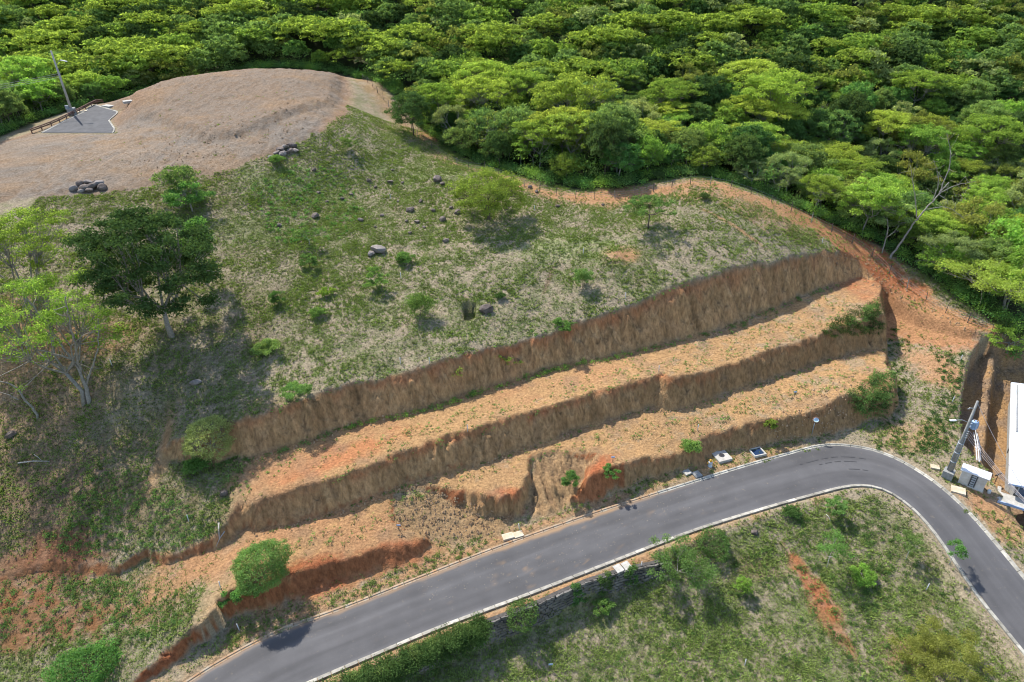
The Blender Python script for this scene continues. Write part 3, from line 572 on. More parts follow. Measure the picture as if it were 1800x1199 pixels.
def road_strip(name, A_, B_, zf, nc=40):
    n = 260; a = resample(A_, 1e9 if False else np.linalg.norm(np.diff(A_, axis=0), axis=1).sum() / n)[:n]; b = resample(B_, np.linalg.norm(np.diff(B_, axis=0), axis=1).sum() / n)[:n]
    s = np.linspace(0, 1, nc + 1); P = a[:, None, :] * (1 - s)[None, :, None] + b[:, None, :] * s[None, :, None]
    z = zf(P[..., 0], P[..., 1]) + 0.02 + 0.05 * (1 - (2 * s - 1) ** 2)[None]
    V = np.concatenate([P, z[..., None]], -1).reshape(-1, 3); idx = np.arange(n * (nc + 1)).reshape(n, nc + 1)
    F = np.stack([idx[:-1, :-1], idx[1:, :-1], idx[1:, 1:], idx[:-1, 1:]], -1).reshape(-1, 4)
    ob = mesh_np(name, V, F[:, ::-1], ASPH, True); tag(ob, kind='structure')
    # tyre-polished lanes and the lighter joint of the two paver passes
    sv_ = np.tile(s, n); al_ = np.repeat(np.arange(n) * .5, nc + 1); wear = 1 + .07 * np.cos(sv_ * 4 * math.pi) + .10 * np.exp(-((sv_ - .36) / .03) ** 2) + .22 * fbm(sv_ * 9, al_ / 14, 701, 3) + .35 * (sstep(.07, .0, sv_) + sstep(.94, 1, sv_)) * (.6 + fbm(sv_, al_ / 3, 703, 2))
    f = ob.data.attributes.new('wear', 'FLOAT', 'POINT'); f.data.foreach_set('value', wear.astype(np.float32))
    Px = P[..., 0].ravel(); Py = P[..., 1].ravel(); ws = np.clip(sstep(.10, .0, sv_) * .9 + .9 * np.exp(-((Px - 4) / 9) ** 2) * sstep(.16, .0, sv_) + .5 * fbm(Px / 1.2, Py / 1.2, 811, 3) - .35, 0, 1) * sstep(24, 12, Px) * .8 + np.clip(fbm(Px / .8, Py / .8, 813, 3) - .42, 0, 1) * np.exp(-((Px - 6) / 12) ** 2) * 1.2
    f = ob.data.attributes.new('wash', 'FLOAT', 'POINT'); f.data.foreach_set('value', np.clip(ws, 0, 1).astype(np.float32))
    return ob
# pair the two edges by arc length of the centre line, so the strip stays square to the road
def match(A_, B_):
    out = []
    j0 = 0
    for p in A_:
        d = np.hypot(*(B_[j0:j0 + 40] - p).T); j = j0 + int(np.argmin(d)); j0 = max(j0, j); out.append(B_[j])
    o2 = np.array(out); k = 9; pad = np.vstack([np.repeat(o2[:1], k, 0), o2, np.repeat(o2[-1:], k, 0)])
    return np.stack([np.convolve(pad[:, c], np.ones(2 * k + 1) / (2 * k + 1), 'valid') for c in (0, 1)], 1)
road_strip('road', EU, match(EU, EL), road_z)
# tyre marks on the bend
tm = MB()
for off, s0, s1 in [(.30, .62, .70), (.42, .64, .685), (.62, .665, .70)]:
    a = EU; b = match(EU, EL); n = len(a)
    for i in range(int(s0 * n), int(s1 * n)):
        if (i * 7) % 11 > 7: continue
        p = a[i] * (1 - off) + b[i] * off; q = a[i + 1] * (1 - off) + b[i + 1] * off; d = (q - p); nn = np.array([-d[1], d[0]]) / (np.linalg.norm(d) + 1e-9) * .06
        zz = road_z(p[0], p[1]) + .05 + .05 * (1 - (2 * off - 1) ** 2) * .9
        tm.add([(*(p - nn), zz), (*(q - nn), zz), (*(q + nn), zz), (*(p + nn), zz)], [(0, 1, 2, 3)])
# (kept as thin rubber sheets 4 mm over the crown)
tmo = tm.build('tyre_marks', mat('tyre_rubber', (.055, .054, .056), .8)); tag(tmo, kind='structure')
def kerb(P, side, label, mfun, name='kerb', w_=.42, zf=road_z, seg=1.25, hgt=.14):
    root = thing(name, label, 'kerb', (0, 0, 0)); root['kind'] = 'structure'
    L = resample(P, seg); n = 0
    for i in range(len(L) - 1):
        p, q = L[i], L[i + 1]; d = (q - p) / np.linalg.norm(q - p); g = .028; p2, q2 = p + d * g, q - d * g
        def nrm(k):
            a = L[max(k - 1, 0)]; b = L[min(k + 1, len(L) - 1)]; t = (b - a) / np.linalg.norm(b - a); return np.array([-t[1], t[0]]) * side
        n0, n1_ = nrm(i), nrm(i + 1); za, zb = float(zf(p[0], p[1])), float(zf(q[0], q[1])); j = random.uniform(-.008, .008)
        V = []
        for pt, nn, zz in ((p2, n0, za), (q2, n1_, zb)):
            V += [(*pt, zz - .1), (*pt, zz + .035), (*(pt + nn * .16), zz + .06 + j), (*(pt + nn * .22), zz + hgt + j), (*(pt + nn * w_), zz + hgt + j), (*(pt + nn * w_), zz - .1)]
        F = [(a, (a + 1) % 6, (a + 1) % 6 + 6, a + 6) for a in range(6)] + [(5, 4, 3, 2, 1, 0), (6, 7, 8, 9, 10, 11)]
        if side < 0: F = [f[::-1] for f in F]
        MB().add(V, F).build('kerb_stone', mfun(p), root)
    return root
kerb(EU[4:-2], 1, 'pale concrete kerb along the hill side of the road, stained orange', lambda p: KERBO if (p[0] < 16 or p[0] < -8) else KERB)
kerb(EL[4:-2], -1, 'pale concrete kerb along the lower grass lot on the inside of the bend', lambda p: KERB)
# far cul-de-sac
pv = MB(); pp = padp; zc = [float(pad_z(*p)) + .03 for p in pp]
pv.add([(*p, z) for p, z in zip(pp, zc)], [tuple(range(len(pp)))[::-1]])
far = pv.build('cul_de_sac_road', noisy('asphalt_far', (.05, .05, .053), (.08, .08, .083), .8, .85, .2)); tag(far, kind='structure')
def pad_kerb(P, side, label): kerb(np.array(P), side, label, lambda p: KERB, w_=.3, zf=lambda x, y: pad_z(x, y), seg=1.6, hgt=.12)
pad_kerb([padp[1], padp[2], padp[3], padp[4], padp[5]], -1, 'thin pale kerb round the end of the small asphalt turning area')
pad_kerb([padp[5] + (-.1, 0), padp[6], padp[7], padp[0]], -1, 'pale kerb between the small asphalt turning area and the rusty rail')
# ------------------------------------------------------------------ vegetation
def leaves(cl, n, size, r, droop=0.0, flat=.5, shell=.55):
    """n rhombic leaves (or leaf sprays) through clumps cl = [(x,y,z,rx,rz)...]"""
    cl = np.asarray(cl, float); wgt = np.minimum(cl[:, 3], np.median(cl[:, 3]) * 2.2) ** 2; k = r.choice(len(cl), n, p=wgt / wgt.sum())
    d = r.normal(size=(n, 3)); d /= np.linalg.norm(d, axis=1)[:, None]; d[:, 2] = np.where(d[:, 2] < -.25, -d[:, 2] * .6, d[:, 2])
    rad = r.random(n) ** shell
    rad *= 1 + .25 * (r.random(n) < .12)
    c = cl[k]; P = c[:, :3] + d * rad[:, None] * np.stack([c[:, 3], c[:, 3], c[:, 4]], 1)
    P[:, 2] -= droop * rad ** 2 * c[:, 3] * (1 - np.abs(d[:, 2]))
    nrm = d * .7 + r.normal(size=(n, 3)) * .55 + np.array([0, 0, flat]); nrm /= np.linalg.norm(nrm, axis=1)[:, None]
    t = np.cross(nrm, r.normal(size=(n, 3))); t /= np.linalg.norm(t, axis=1)[:, None] + 1e-9; b = np.cross(nrm, t)
    L = size * (.6 + .8 * r.random(n))[:, None]; W = L * .52
    V = np.stack([P - t * L * .5, P + b * W * .5 - t * L * .08, P + t * L * .5 - nrm * L * .12, P - b * W * .5 - t * L * .08], 1).reshape(-1, 3)
    return V, np.arange(4 * n).reshape(n, 4)
def tree_meshes(seed, kind, Rr, H, leafn, lsize, lean=(0, 0), crown_h=None, trunk_r=.16, nlimb=5, fork=.36, clump=.23, lays=.15, gaps=0.0):
    """returns (trunk mesh, crown mesh) for a tree of crown radius Rr and height H"""
    r = np.random.default_rng(seed); cl = []; top = np.array([lean[0], lean[1], 0.0])
    if kind == 'umbrella':
        nc = int(40 / (clump / .3) ** 2); lob = r.uniform(0, 6.28, 3)
        for i in range(nc):
            a = i * 2.39996 + r.uniform(-.5, .5); q = math.sqrt((i + .5) / nc) * r.uniform(.75, 1.12) * (1 + .13 * math.sin(3 * a + lob[0]) + .10 * math.sin(5 * a + lob[1]))
            lay_ = abs(r.normal()) * lays * H
            cl.append((top[0] + q * Rr * math.cos(a), top[1] + q * Rr * math.sin(a), H * (1 - .13 * q * q) - lay_ + r.uniform(-.03, .03) * H, Rr * clump * r.uniform(.5, 1.2), Rr * clump * r.uniform(.3, .55)))
    elif kind == 'round':
        nc = int(46 / (clump / .3) ** 1.8); ch = crown_h or H * .82
        for i in range(nc):
            a = i * 2.39996 + r.uniform(-.4, .4); u = 1 - 1.55 * (i + .5) / nc; q = math.sqrt(max(0, 1 - u * u)) * r.uniform(.55, 1.08)
            cl.append((top[0] + q * Rr * math.cos(a), top[1] + q * Rr * math.sin(a), H - ch * .5 + u * ch * .42 * r.uniform(.75, 1.05), Rr * clump * r.uniform(.5, 1.25), Rr * clump * r.uniform(.5, .85)))
    elif kind == 'ball':
        nc = 150; ch = crown_h or H; lob = r.uniform(0, 6.28, 4)
        for i in range(nc):
            a = i * 2.39996; u = 1 - 1.7 * (i + .5) / nc; q = math.sqrt(max(0, 1 - u * u)) * r.uniform(.8, 1.02) * (1 + .14 * math.sin(2 * a + lob[0] + 2 * u) + .12 * math.sin(3 * a + lob[1] - 3 * u))
            cl.append((top[0] + q * Rr * math.cos(a), top[1] + q * Rr * math.sin(a), H - ch * .5 + u * ch * .47 * r.uniform(.88, 1.05), Rr * r.uniform(.13, .24), Rr * r.uniform(.12, .2)))
        cl.append((top[0], top[1], H - ch * .5, Rr * .8, ch * .42))
    else:                                               # airy: loose, uneven
        nc = int(30 / (clump / .3) ** 1.6); ch = crown_h or H * .7
        for i in range(nc):
            a = r.uniform(0, 2 * math.pi); u = r.uniform(-.8, 1); q = math.sqrt(max(0, 1 - u * u)) * r.uniform(.35, 1.1)
            cl.append((top[0] + q * Rr * math.cos(a), top[1] + q * Rr * math.sin(a), H - ch * .5 + u * ch * .45, Rr * clump * r.uniform(.5, 1.1), Rr * clump * .55))
    if kind == 'round':
        for a in (0, 2.1, 4.2): cl.append((top[0] + .25 * Rr * math.cos(a), top[1] + .25 * Rr * math.sin(a), H - ch * .5, Rr * .66, ch * .40))
    cl = np.array(cl)
    # limbs
    mb = MB(); fz = H * fork; fp = np.array([lean[0] * fork * .8, lean[1] * fork * .8, fz]); tr = trunk_r * .8
    w1 = r.normal(size=2) * H * .015
    mb.tube([(0, 0, -.5), (fp[0] * .3 + w1[0], fp[1] * .3 + w1[1], fz * .4), tuple(fp)], [tr * 1.35, tr * 1.0, tr * .8], 7)
    az = np.arctan2(cl[:, 1] - fp[1], cl[:, 0] - fp[0]); off = r.uniform(0, 6.28); gi = ((az + off) % (2 * math.pi) / (2 * math.pi) * nlimb).astype(int) % nlimb
    for g in range(nlimb):
        m = cl[gi == g]
        if not len(m): continue
        e = m[:, :3].mean(0); e = fp + (e - fp) * .62; e[2] -= .05 * H; mid = fp + (e - fp) * .5 + np.array([*r.normal(size=2) * Rr * .06, -.03 * H])
        mb.tube([tuple(fp), tuple(mid), tuple(e)], [tr * .62, tr * .48, tr * .36], 5, False)
        for c in m:
            p2 = c[:3] + np.array([0, 0, -.3 * c[4]]); q = e + (p2 - e) * .5 + r.normal(size=3) * Rr * .05
            mb.tube([tuple(e), tuple(q), tuple(p2)], [tr * .26, tr * .17, tr * .06], 4, False)
            for _ in range(2):
                p3 = c[:3] + r.normal(size=3) * np.array([.7, .7, .5]) * c[3]; mb.tube([tuple(q), tuple((q + p3) / 2 + r.normal(size=3) * .1), tuple(p3)], [tr * .12, tr * .08, tr * .03], 3, False)
    V, F_ = leaves(cl, leafn, lsize, r, flat=.8 if kind == 'umbrella' else .45)
    return mb, (V, F_), cl
def make_tree(name, label, cat, loc, kind, leaf, bark, seed, Rr, H, leafn, lsize, group=None, rz=0, proto=None, crown_name='crown', trunk_name='trunk', **kw):
    root = thing(name, label, cat, loc, rz, group)
    if proto is None:
        mb, (V, F_), cl = tree_meshes(seed, kind, Rr, H, leafn, lsize, **kw)
        mb.build(trunk_name, BARK[bark], root, True); mesh_np(crown_name, V, F_, LEAF[leaf], False, root)
    return root
def gp(px, py, dz=0.0):
    p = hit(px, py); return np.array([p[0], p[1], float(ground_z(p[0], p[1])) + dz])

# the forest: a dozen kinds of tree, each place a tree of its own
KINDS = []
def kindof(cat_name, phrase, kind, leaf, bark, seed, Rr, H, n, ls, **kw):
    mb, (V, F_), cl = tree_meshes(seed, kind, Rr, H, n, ls, **kw)
    tm_ = mb.build('trunk', BARK[bark], link=False, smooth=True); cmesh = mesh_np('crown', V, F_, LEAF[leaf], link=False)
    mb2, (V2, F2), _ = tree_meshes(seed, kind, Rr, H, int(n * .17), ls * 2.0, **kw)
    KINDS.append(dict(name=cat_name, phrase=phrase, tm=tm_, cm=cmesh, V=V2, F=F2, leaf=leaf, R=Rr, H=H))
kindof('umbrella_tree', 'yellow green flat tree', 'umbrella', 'yellow', 'grey', 11, 5.6, 9.0, 11475, 0.32)
kindof('umbrella_tree', 'broad yellow green tree', 'umbrella', 'yellow', 'grey', 12, 6.8, 10, 14175, 0.33, clump=.2)
kindof('umbrella_tree', 'lime green flat topped tree', 'umbrella', 'lime', 'grey', 13, 5.0, 8.4, 10125, 0.32)
kindof('broadleaf_tree', 'mid green round tree', 'round', 'mid', 'brown', 14, 4.2, 8.6, 11475, 0.33)
kindof('broadleaf_tree', 'mid green rounded tree', 'round', 'mid', 'grey', 15, 4.9, 9.4, 12825, 0.35, clump=.2)
kindof('broadleaf_tree', 'dark green dense tree', 'round', 'dark', 'brown', 16, 4.4, 9.2, 11475, 0.37)
kindof('broadleaf_tree', 'deep green leafy tree', 'round', 'deep', 'brown', 17, 3.7, 8.0, 9450, 0.35)
kindof('broadleaf_tree', 'lime green bushy tree', 'round', 'lime', 'grey', 18, 4.1, 7.6, 10800, 0.32)
kindof('pale_tree', 'pale greyish airy tree', 'airy', 'pale', 'pale', 19, 4.6, 9.0, 7020, 0.30, clump=.34)
kindof('pale_tree', 'pale green open tree', 'airy', 'pale', 'pale', 20, 4.0, 8.0, 7020, 0.30)
kindof('broadleaf_tree', 'olive green loose tree', 'airy', 'olive', 'grey', 21, 4.4, 8.4, 8100, 0.32, clump=.36)
kindof('broadleaf_tree', 'bright fresh green tree', 'round', 'fresh', 'grey', 22, 3.6, 7.2, 9450, 0.32)
kindof('bare_tree', 'sparse grey twiggy tree', 'airy', 'olive', 'pale', 23, 4.6, 9.6, 1215, 0.26, clump=.3, trunk_r=.24)
WTS = np.array([.08, .05, .06, .14, .12, .06, .09, .14, .08, .07, .09, .09, .055]); WTS /= WTS.sum()
fr = np.random.default_rng(99); pts = []
sp = 5.3
for j, gy in enumerate(np.arange(56, 330, sp * .9)):
    for gx in np.arange(-260, 280, sp * (1 + .0012 * max(0, gy - 150))):
        x = gx + (j % 2) * sp * .5 + fr.uniform(-2.0, 2.0); y = gy + fr.uniform(-2.0, 2.0); pts.append((x, y))
pts = np.array(pts); sd = sdist(pts[:, 0], pts[:, 1], fpoly)
hero_clear = []
keep = sd > 1.3
pts, sd = pts[keep], sd[keep]; gz = ground_z(pts[:, 0], pts[:, 1])
q = np.stack([pts[:, 0], pts[:, 1], gz + 6], 1) - np.array([0, 0, CAM_H]); wd = q @ _f; px_ = CX + FPX * (q @ _r) / wd; py_ = CY - FPX * (q @ _u) / wd
vis = (px_ > -70) & (px_ < 1870) & (py_ > -60) & (wd > 10)
pts, sd, gz, px_, py_, wd = [a[vis] for a in (pts, sd, gz, px_, py_, wd)]
# keep clear the house and its bank
ok = ~((px_ > 1640) & (py_ > 600)); pts, sd, gz, px_, py_, wd = [a[ok] for a in (pts, sd, gz, px_, py_, wd)]
order = np.argsort(wd)
hero_px = [(146,712),(60,575),(858,386),(727,238),(815,272)]
LANDM = [(70, 'left of the far utility pole'), (190, 'just behind the far utility pole'), (330, 'behind the left end of the bare hilltop'), (470, 'behind the middle of the bare hilltop'), (610, 'behind the right end of the bare hilltop'), (740, 'beyond the hill shoulder'), (860, 'beyond the dark shoulder tree'), (980, 'behind the weeping tree'),
         (1090, 'beyond the fence saddle'), (1190, 'beyond the small airy tree'), (1300, 'behind the red fence knoll'), (1420, 'right of the fence knoll'), (1540, 'left of the bleached bare tree'), (1660, 'above the bleached bare tree'), (1740, 'right of the bleached bare tree'), (9999, 'at the right edge')]
def place_phrase(px, py):
    if py > 470: return 'above the white roofed house'
    return next(t for x, t in LANDM if px < x)
def band(sdv, py):
    return 'forest edge' if sdv < 6 else 'second row' if sdv < 12 else 'inner forest' if sdv < 26 else 'deep forest'
ftrees = []
far_V, far_F, nfar = {}, {}, {}
noise_kind = fbm(pts[:, 0] / 25, pts[:, 1] / 25, 301, 2)
FOR_N = 262
for rank, i in enumerate(order):
    wgt = WTS.copy(); left = px_[i] < 750
    if left: wgt[[0, 1, 2]] *= 1.8; wgt[[8, 9, 12]] *= .5
    if px_[i] > 1350: wgt[[0, 8, 10, 12]] *= 1.4
    if noise_kind[i] > .25: wgt[[5, 6, 3]] *= 1.8
    if noise_kind[i] < -.25: wgt[[1, 7, 2]] *= 1.8
    if sd[i] < 5: wgt[[0, 1, 4, 5, 12]] *= .3
    wgt /= wgt.sum(); k = fr.choice(len(KINDS), p=wgt); K = KINDS[k]; s = fr.uniform(.72, 1.18) * (.8 if sd[i] < 4 else 1)
    rz_ = fr.uniform(0, 6.28); x, y = pts[i]
    if rank < FOR_N:
        lab = K['phrase'] + ' ' + place_phrase(px_[i], py_[i]) + ', ' + band(sd[i], py_[i])
        o = thing(K['name'], lab, 'tree', (x, y, gz[i] - .1), rz_, 'trees of the forest beyond the fence'); ftrees.append((lab, px_[i], wd[i], o))
        o.scale = (s * fr.uniform(.85, 1.15), s, s * fr.uniform(.8, 1.3)); o.rotation_euler = (fr.uniform(-.12, .12), fr.uniform(-.12, .12), rz_)
        for nm, me in (('trunk', K['tm']), ('crown', K['cm'])):
            c = bpy.data.objects.new(nm, me); COL.objects.link(c); c.parent = o
    else:
        ca_, sa_ = math.cos(rz_), math.sin(rz_); V_ = K['V'] * s; W_ = np.stack([V_[:, 0] * ca_ - V_[:, 1] * sa_ + x, V_[:, 0] * sa_ + V_[:, 1] * ca_ + y, V_[:, 2] + gz[i]], 1)
        lf = K['leaf']; far_V.setdefault(lf, []).append(W_); far_F.setdefault(lf, []).append(K['F'] + nfar.get(lf, 0)); nfar[lf] = nfar.get(lf, 0) + len(W_)
def split_labels(L, suf=''):
    if len(L) == 1: L[0][3]['label'] = L[0][0] + suf; return
    if len(L) > 3:
        L = sorted(L, key=lambda q: q[2]); h_ = len(L) // 2
        if suf:
            L = sorted(L, key=lambda q: q[1]); nm_ = [' left', ' mid left', ' mid right', ' right'] if len(L) == 4 else [' far left', ' mid left', ' middle', ' mid right', ' far right']
            for i_, q in enumerate(L): q[3]['label'] = q[0] + suf + nm_[min(i_, len(nm_) - 1)]
            return
        split_labels(L[:h_], ', nearer'); split_labels(L[h_:], ', farther'); return
    for q, t_ in zip(sorted(L, key=lambda q: q[1]), (' left', ' right') if len(L) == 2 else (' left', ' middle', ' right')): q[3]['label'] = q[0] + (suf or ',') + t_
byl = {}
for q in ftrees: byl.setdefault(q[0], []).append(q)
for L_ in byl.values(): split_labels(L_)
# far wood: one object, its leaf colours as material slots
if far_V:
    keys = list(far_V); Vs, Fs, mi = [], [], []; n0_ = 0
    for ki, kk in enumerate(keys):
        v = np.vstack(far_V[kk]); f = np.vstack(far_F[kk]) + n0_; Vs.append(v); Fs.append(f); mi.append(np.full(len(f), ki, np.int32)); n0_ += len(v)
    wood = mesh_np('distant_woods', np.vstack(Vs), np.vstack(Fs), LEAF[keys[0]])
    for kk in keys[1:]: wood.data.materials.append(LEAF[kk])
    wood.data.polygons.foreach_set('material_index', np.concatenate(mi)); tag(wood, kind='stuff')
print('FOREST', len(order))
def clump_mesh(name, P, rx, rzz, nleaf, ls, leaf, seed, kind='stuff', parent=None):
    r = np.random.default_rng(seed); P = np.asarray(P, float); rx = np.broadcast_to(rx, (len(P),)) * r.uniform(.6, 1.25, len(P))
    cl = np.column_stack([P[:, 0], P[:, 1], P[:, 2] + rx * .35, rx, rx * rzz])
    V, F_ = leaves(cl, int(nleaf * len(P)), ls, r); o = mesh_np(name, V, F_, LEAF[leaf], False, parent)
    if kind: o['kind'] = kind
    return o
# undergrowth along the forest edge and under the trees
ur = np.random.default_rng(5); e = smooth_line(fpoly[1:-5], 1.0)
U = []
for p in e:
    for _ in range(5):
        qx, qy = p[0] + ur.normal() * 1.6, p[1] + abs(ur.normal()) * 3.2 + .4
        U.append((qx, qy))
U = np.array(U); U = U[sdist(U[:, 0], U[:, 1], fpoly) > .2]
g_ = ground_z(U[:, 0], U[:, 1]); U = np.column_stack([U, g_]); pr = proj(U); U = U[(pr[0] > -30) & (pr[0] < 1830) & (pr[1] < 640) & (pr[1] > 0)]
ii = ur.integers(0, 4, len(U))
for k, lf in enumerate(('mid', 'lime', 'dark', 'fresh')):
    clump_mesh('undergrowth', U[ii == k], 1.5, 1.0, 150, .27, lf, 50 + k)
g_r = np.random.default_rng(77); sel_ = np.argsort(wd)[:520]
Q = np.repeat(pts[sel_], 3, 0) + g_r.normal(size=(len(sel_) * 3, 2)) * 2.8; Q = Q[sdist(Q[:, 0], Q[:, 1], fpoly) > 1.5]
Q = np.column_stack([Q, ground_z(Q[:, 0], Q[:, 1]) + g_r.uniform(.6, 3.2, len(Q))]); qi = g_r.integers(0, 3, len(Q))
for k, lf in enumerate(('lime', 'mid', 'fresh')): clump_mesh('understory', Q[qi == k], 2.4, 1.0, 95, .42, lf, 150 + k)
# ------------------------------------------------------------------ grass
def tufts(name, P, h, m, seed, blades=7, spread=.1):
    r = np.random.default_rng(seed); n = len(P); P = np.repeat(P, blades, 0); N_ = len(P); hh = np.repeat(np.broadcast_to(h, (n,)), blades) * r.uniform(.55, 1.2, N_)
    a = r.uniform(0, 2 * math.pi, N_); ln = r.uniform(.3, 1.1, N_); d = np.stack([np.cos(a), np.sin(a), np.zeros(N_)], 1); sde = np.stack([-np.sin(a), np.cos(a), np.zeros(N_)], 1)
    b = P + d * (spread * r.uniform(0, 1, N_))[:, None] + np.array([0, 0, -.02]); wdt = (hh * .42)[:, None]
    tip = b + d * (hh * ln)[:, None] + np.array([0, 0, 1]) * (hh * .8)[:, None]
    V = np.stack([b - sde * wdt * .5, b + sde * wdt * .5, tip], 1).reshape(-1, 3); tri = np.arange(3 * N_).reshape(N_, 3)
    o = mesh_np(name, V, tri, m); o['kind'] = 'stuff'; return o
gr = np.random.default_rng(17)
nT = 700000; xs = gr.uniform(-75, 75, nT); ys = gr.uniform(33, 150, nT)
f_t1, f_t3 = field(t1, xs, ys), field(t3, xs, ys); f_pl, f_f, f_dr, f_cl, f_tl, f_te = [field(a_, xs, ys) for a_ in (plat, forest, dr, cliff, tL, tE)]
f_n1, f_n2 = field(n1, xs, ys), field(n2, xs, ys); soil = field(A, xs, ys); redness = soil[:, 0] / (soil[:, 1] + 1e-6)
gm = np.clip((1.75 - redness) / .35, 0, 1)
hl = (f_t3 > .97)
gd = hl * (.30 + .5 * np.clip(f_n2 + .5 * f_n1, -.5, 1)) + (1 - f_tl) * (.62 + .4 * f_n2) + (~hl) * (f_tl > .9) * (f_t1 > .5) * ((xs < -31) * .45 + .05) + (f_t1 <= .5) * (f_tl > .9) * (.30 + .3 * f_n2)
gd = gd + hl * .5 * np.exp(-(((xs + 28) / 12) ** 2 + ((ys - 96) / 13) ** 2)) + hl * .25 * (ys > 100)
gd = np.clip(gd, 0, 1) * (field(gm_, xs, ys) < .3) * (1 - .93 * field(rb_, xs, ys)) * np.where(f_tl < .5, .25 + .75 * gm, .12 + .88 * gm) * (f_pl < .5) * (f_f < .5) * (f_dr < -1.05) * (f_cl < .3) * (f_te > .9)
lone = (f_pl >= .5) * (f_n2 > .35) * .03
dens = 0.85
sel = gr.random(nT) < (gd * dens + lone)
PX = np.stack([xs, ys], 1)[sel]; zt = ground_z(PX[:, 0], PX[:, 1]); P3 = np.column_stack([PX, zt]); pr = proj(P3); v = (pr[0] > -10) & (pr[0] < 1810) & (pr[1] < 1215)
P3 = P3[v]; print('TUFTS', len(P3))
hN = fbm(P3[:, 0] / 3, P3[:, 1] / 3, 411, 2)
P3 = P3[:105000]; hN = hN[:105000]
tufts('grass', P3, .23 * (1 + .5 * hN), GRASS, 3, 8, .17)
dd = (field(gm_, xs, ys) < .3) * (field(rb_, xs, ys) < .3) * (hl * .8 + (1 - f_tl) * .45 + (f_t1 > .5) * (xs < -31) * .5 + (f_t1 <= .5) * .3) * gm * (f_pl < .5) * (f_f < .5) * (f_dr < -1.05) * (f_cl < .2) * (f_te > .9)
sel = gr.random(nT) < dd * .30
PX = np.stack([xs, ys], 1)[sel]; P3 = np.column_stack([PX, ground_z(PX[:, 0], PX[:, 1])]); pr = proj(P3); v = (pr[0] > -10) & (pr[0] < 1810) & (pr[1] < 1215); P3 = P3[v][:50000]
tufts('dry_grass', P3, .17, GRASSD, 4, 5, .16)
print('DRY', len(P3))
def scat(poly, n, seed):
    r = np.random.default_rng(seed); Pp = np.array(poly, float); a, b = Pp.min(0), Pp.max(0); out = []
    while len(out) < n:
        x, y = r.uniform(a[0], b[0]), r.uniform(a[1], b[1])
        if inpoly(np.array([x]), np.array([y]), Pp)[0]: out.append(gp(x, y))
    return np.array(out)
def along(line, n, jit, seed):
    r = np.random.default_rng(seed); L = resample(np.array(line, float), 3.0); out = []
    for _ in range(n):
        p = L[r.integers(len(L))]; out.append(gp(p[0] + r.normal() * jit, p[1] + r.normal() * jit * .5))
    return np.array(out)
top_base = [(r_[2], r_[3] + 4) for r_ in top_rows[1:-1]]; mid_base = [(r_[2], r_[3] + 4) for r_ in mid_rows[:-1]]
w1_ = along(top_base, 150, 5, 1); clump_mesh('weeds', w1_, .42, .7, 26, .17, 'mid', 61)
w1_ = along(top_base[8:20], 60, 4, 2); clump_mesh('weeds', w1_, .5, .8, 30, .18, 'lime', 62)
w2_ = along(mid_base, 70, 4, 3); clump_mesh('weeds', w2_, .28, .7, 18, .14, 'mid', 63)
w3_ = np.vstack([scat([(1150,670),(1540,560),(1500,520),(1200,610)], 150, 4), scat([(560,860),(1150,665),(1150,620),(560,800)], 190, 5), scat([(1150,750),(1540,640),(1560,660),(1250,750)], 120, 6), scat([(480,960),(900,810),(1100,745),(1180,760),(800,850),(600,960)], 110, 7)])
clump_mesh('weeds', w3_, .21, .7, 14, .12, 'pale', 64)
clump_mesh('weeds', np.vstack([w3_[::2] + .25, scat([(330,860),(500,800),(560,800),(430,870)], 30, 12)]), .24, .7, 16, .14, 'mid', 65)
# vines and shrubs that cover the east ends of the banks
clump_mesh('undergrowth', scat([(1440,585),(1500,545),(1548,525),(1552,590),(1510,590),(1470,600)], 120, 8), .75, .5, 60, .17, 'dark', 66)
clump_mesh('undergrowth', scat([(1480,575),(1540,530),(1545,560)], 40, 81), .6, .5, 50, .16, 'mid', 67)
clump_mesh('undergrowth', scat([(1490,690),(1540,660),(1572,655),(1572,700),(1545,740),(1500,730)], 110, 9), .7, .5, 55, .17, 'mid', 68)
clump_mesh('undergrowth', scat([(1490,690),(1560,660),(1560,720),(1500,720)], 50, 91), .6, .5, 50, .17, 'dark', 69)
# rank weeds: hill shoulder, right lot strips, verge, lower lot, slope at the left
clump_mesh('weeds', scat([(440,330),(520,290),(600,300),(640,370),(600,420),(480,430)], 330, 10), .42, .7, 24, .20, 'fresh', 70)
clump_mesh('weeds', scat([(400,300),(640,240),(700,330),(560,470),(400,420)], 160, 11), .35, .7, 20, .18, 'mid', 71)
clump_mesh('weeds', np.vstack([scat([(1640,620),(1695,620),(1690,720),(1660,800),(1600,800),(1650,700)], 260, 12), scat([(1560,580),(1600,580),(1590,800),(1540,790)], 120, 13)]), .36, .5, 24, .17, 'deep', 72)
clump_mesh('weeds', np.vstack([scat([(120,850),(240,820),(380,930),(340,955),(180,980),(60,960)], 260, 14), scat([(0,1020),(220,1010),(330,1090),(200,1150),(0,1130)], 220, 15)]), .4, .55, 24, .18, 'mid', 73)
clump_mesh('weeds', np.vstack([scat([(560,1060),(850,940),(860,965),(600,1070)], 130, 16), scat([(1000,890),(1250,805),(1480,770),(1500,778),(1200,846),(1030,905)], 80, 17), scat([(380,1120),(560,1060),(560,1085),(400,1150)], 70, 18), scat([(1690,900),(1760,960),(1800,1010),(1800,980),(1740,890)], 30, 19)]), .3, .55, 20, .15, 'mid', 74)
clump_mesh('weeds', np.vstack([scat([(1290,920),(1500,870),(1600,930),(1700,1130),(1760,1199),(1000,1199),(1150,1060)], 420, 20), scat([(1400,910),(1540,880),(1620,980),(1560,1080),(1420,1000)], 150, 21)]), .36, .5, 24, .17, 'deep', 75)
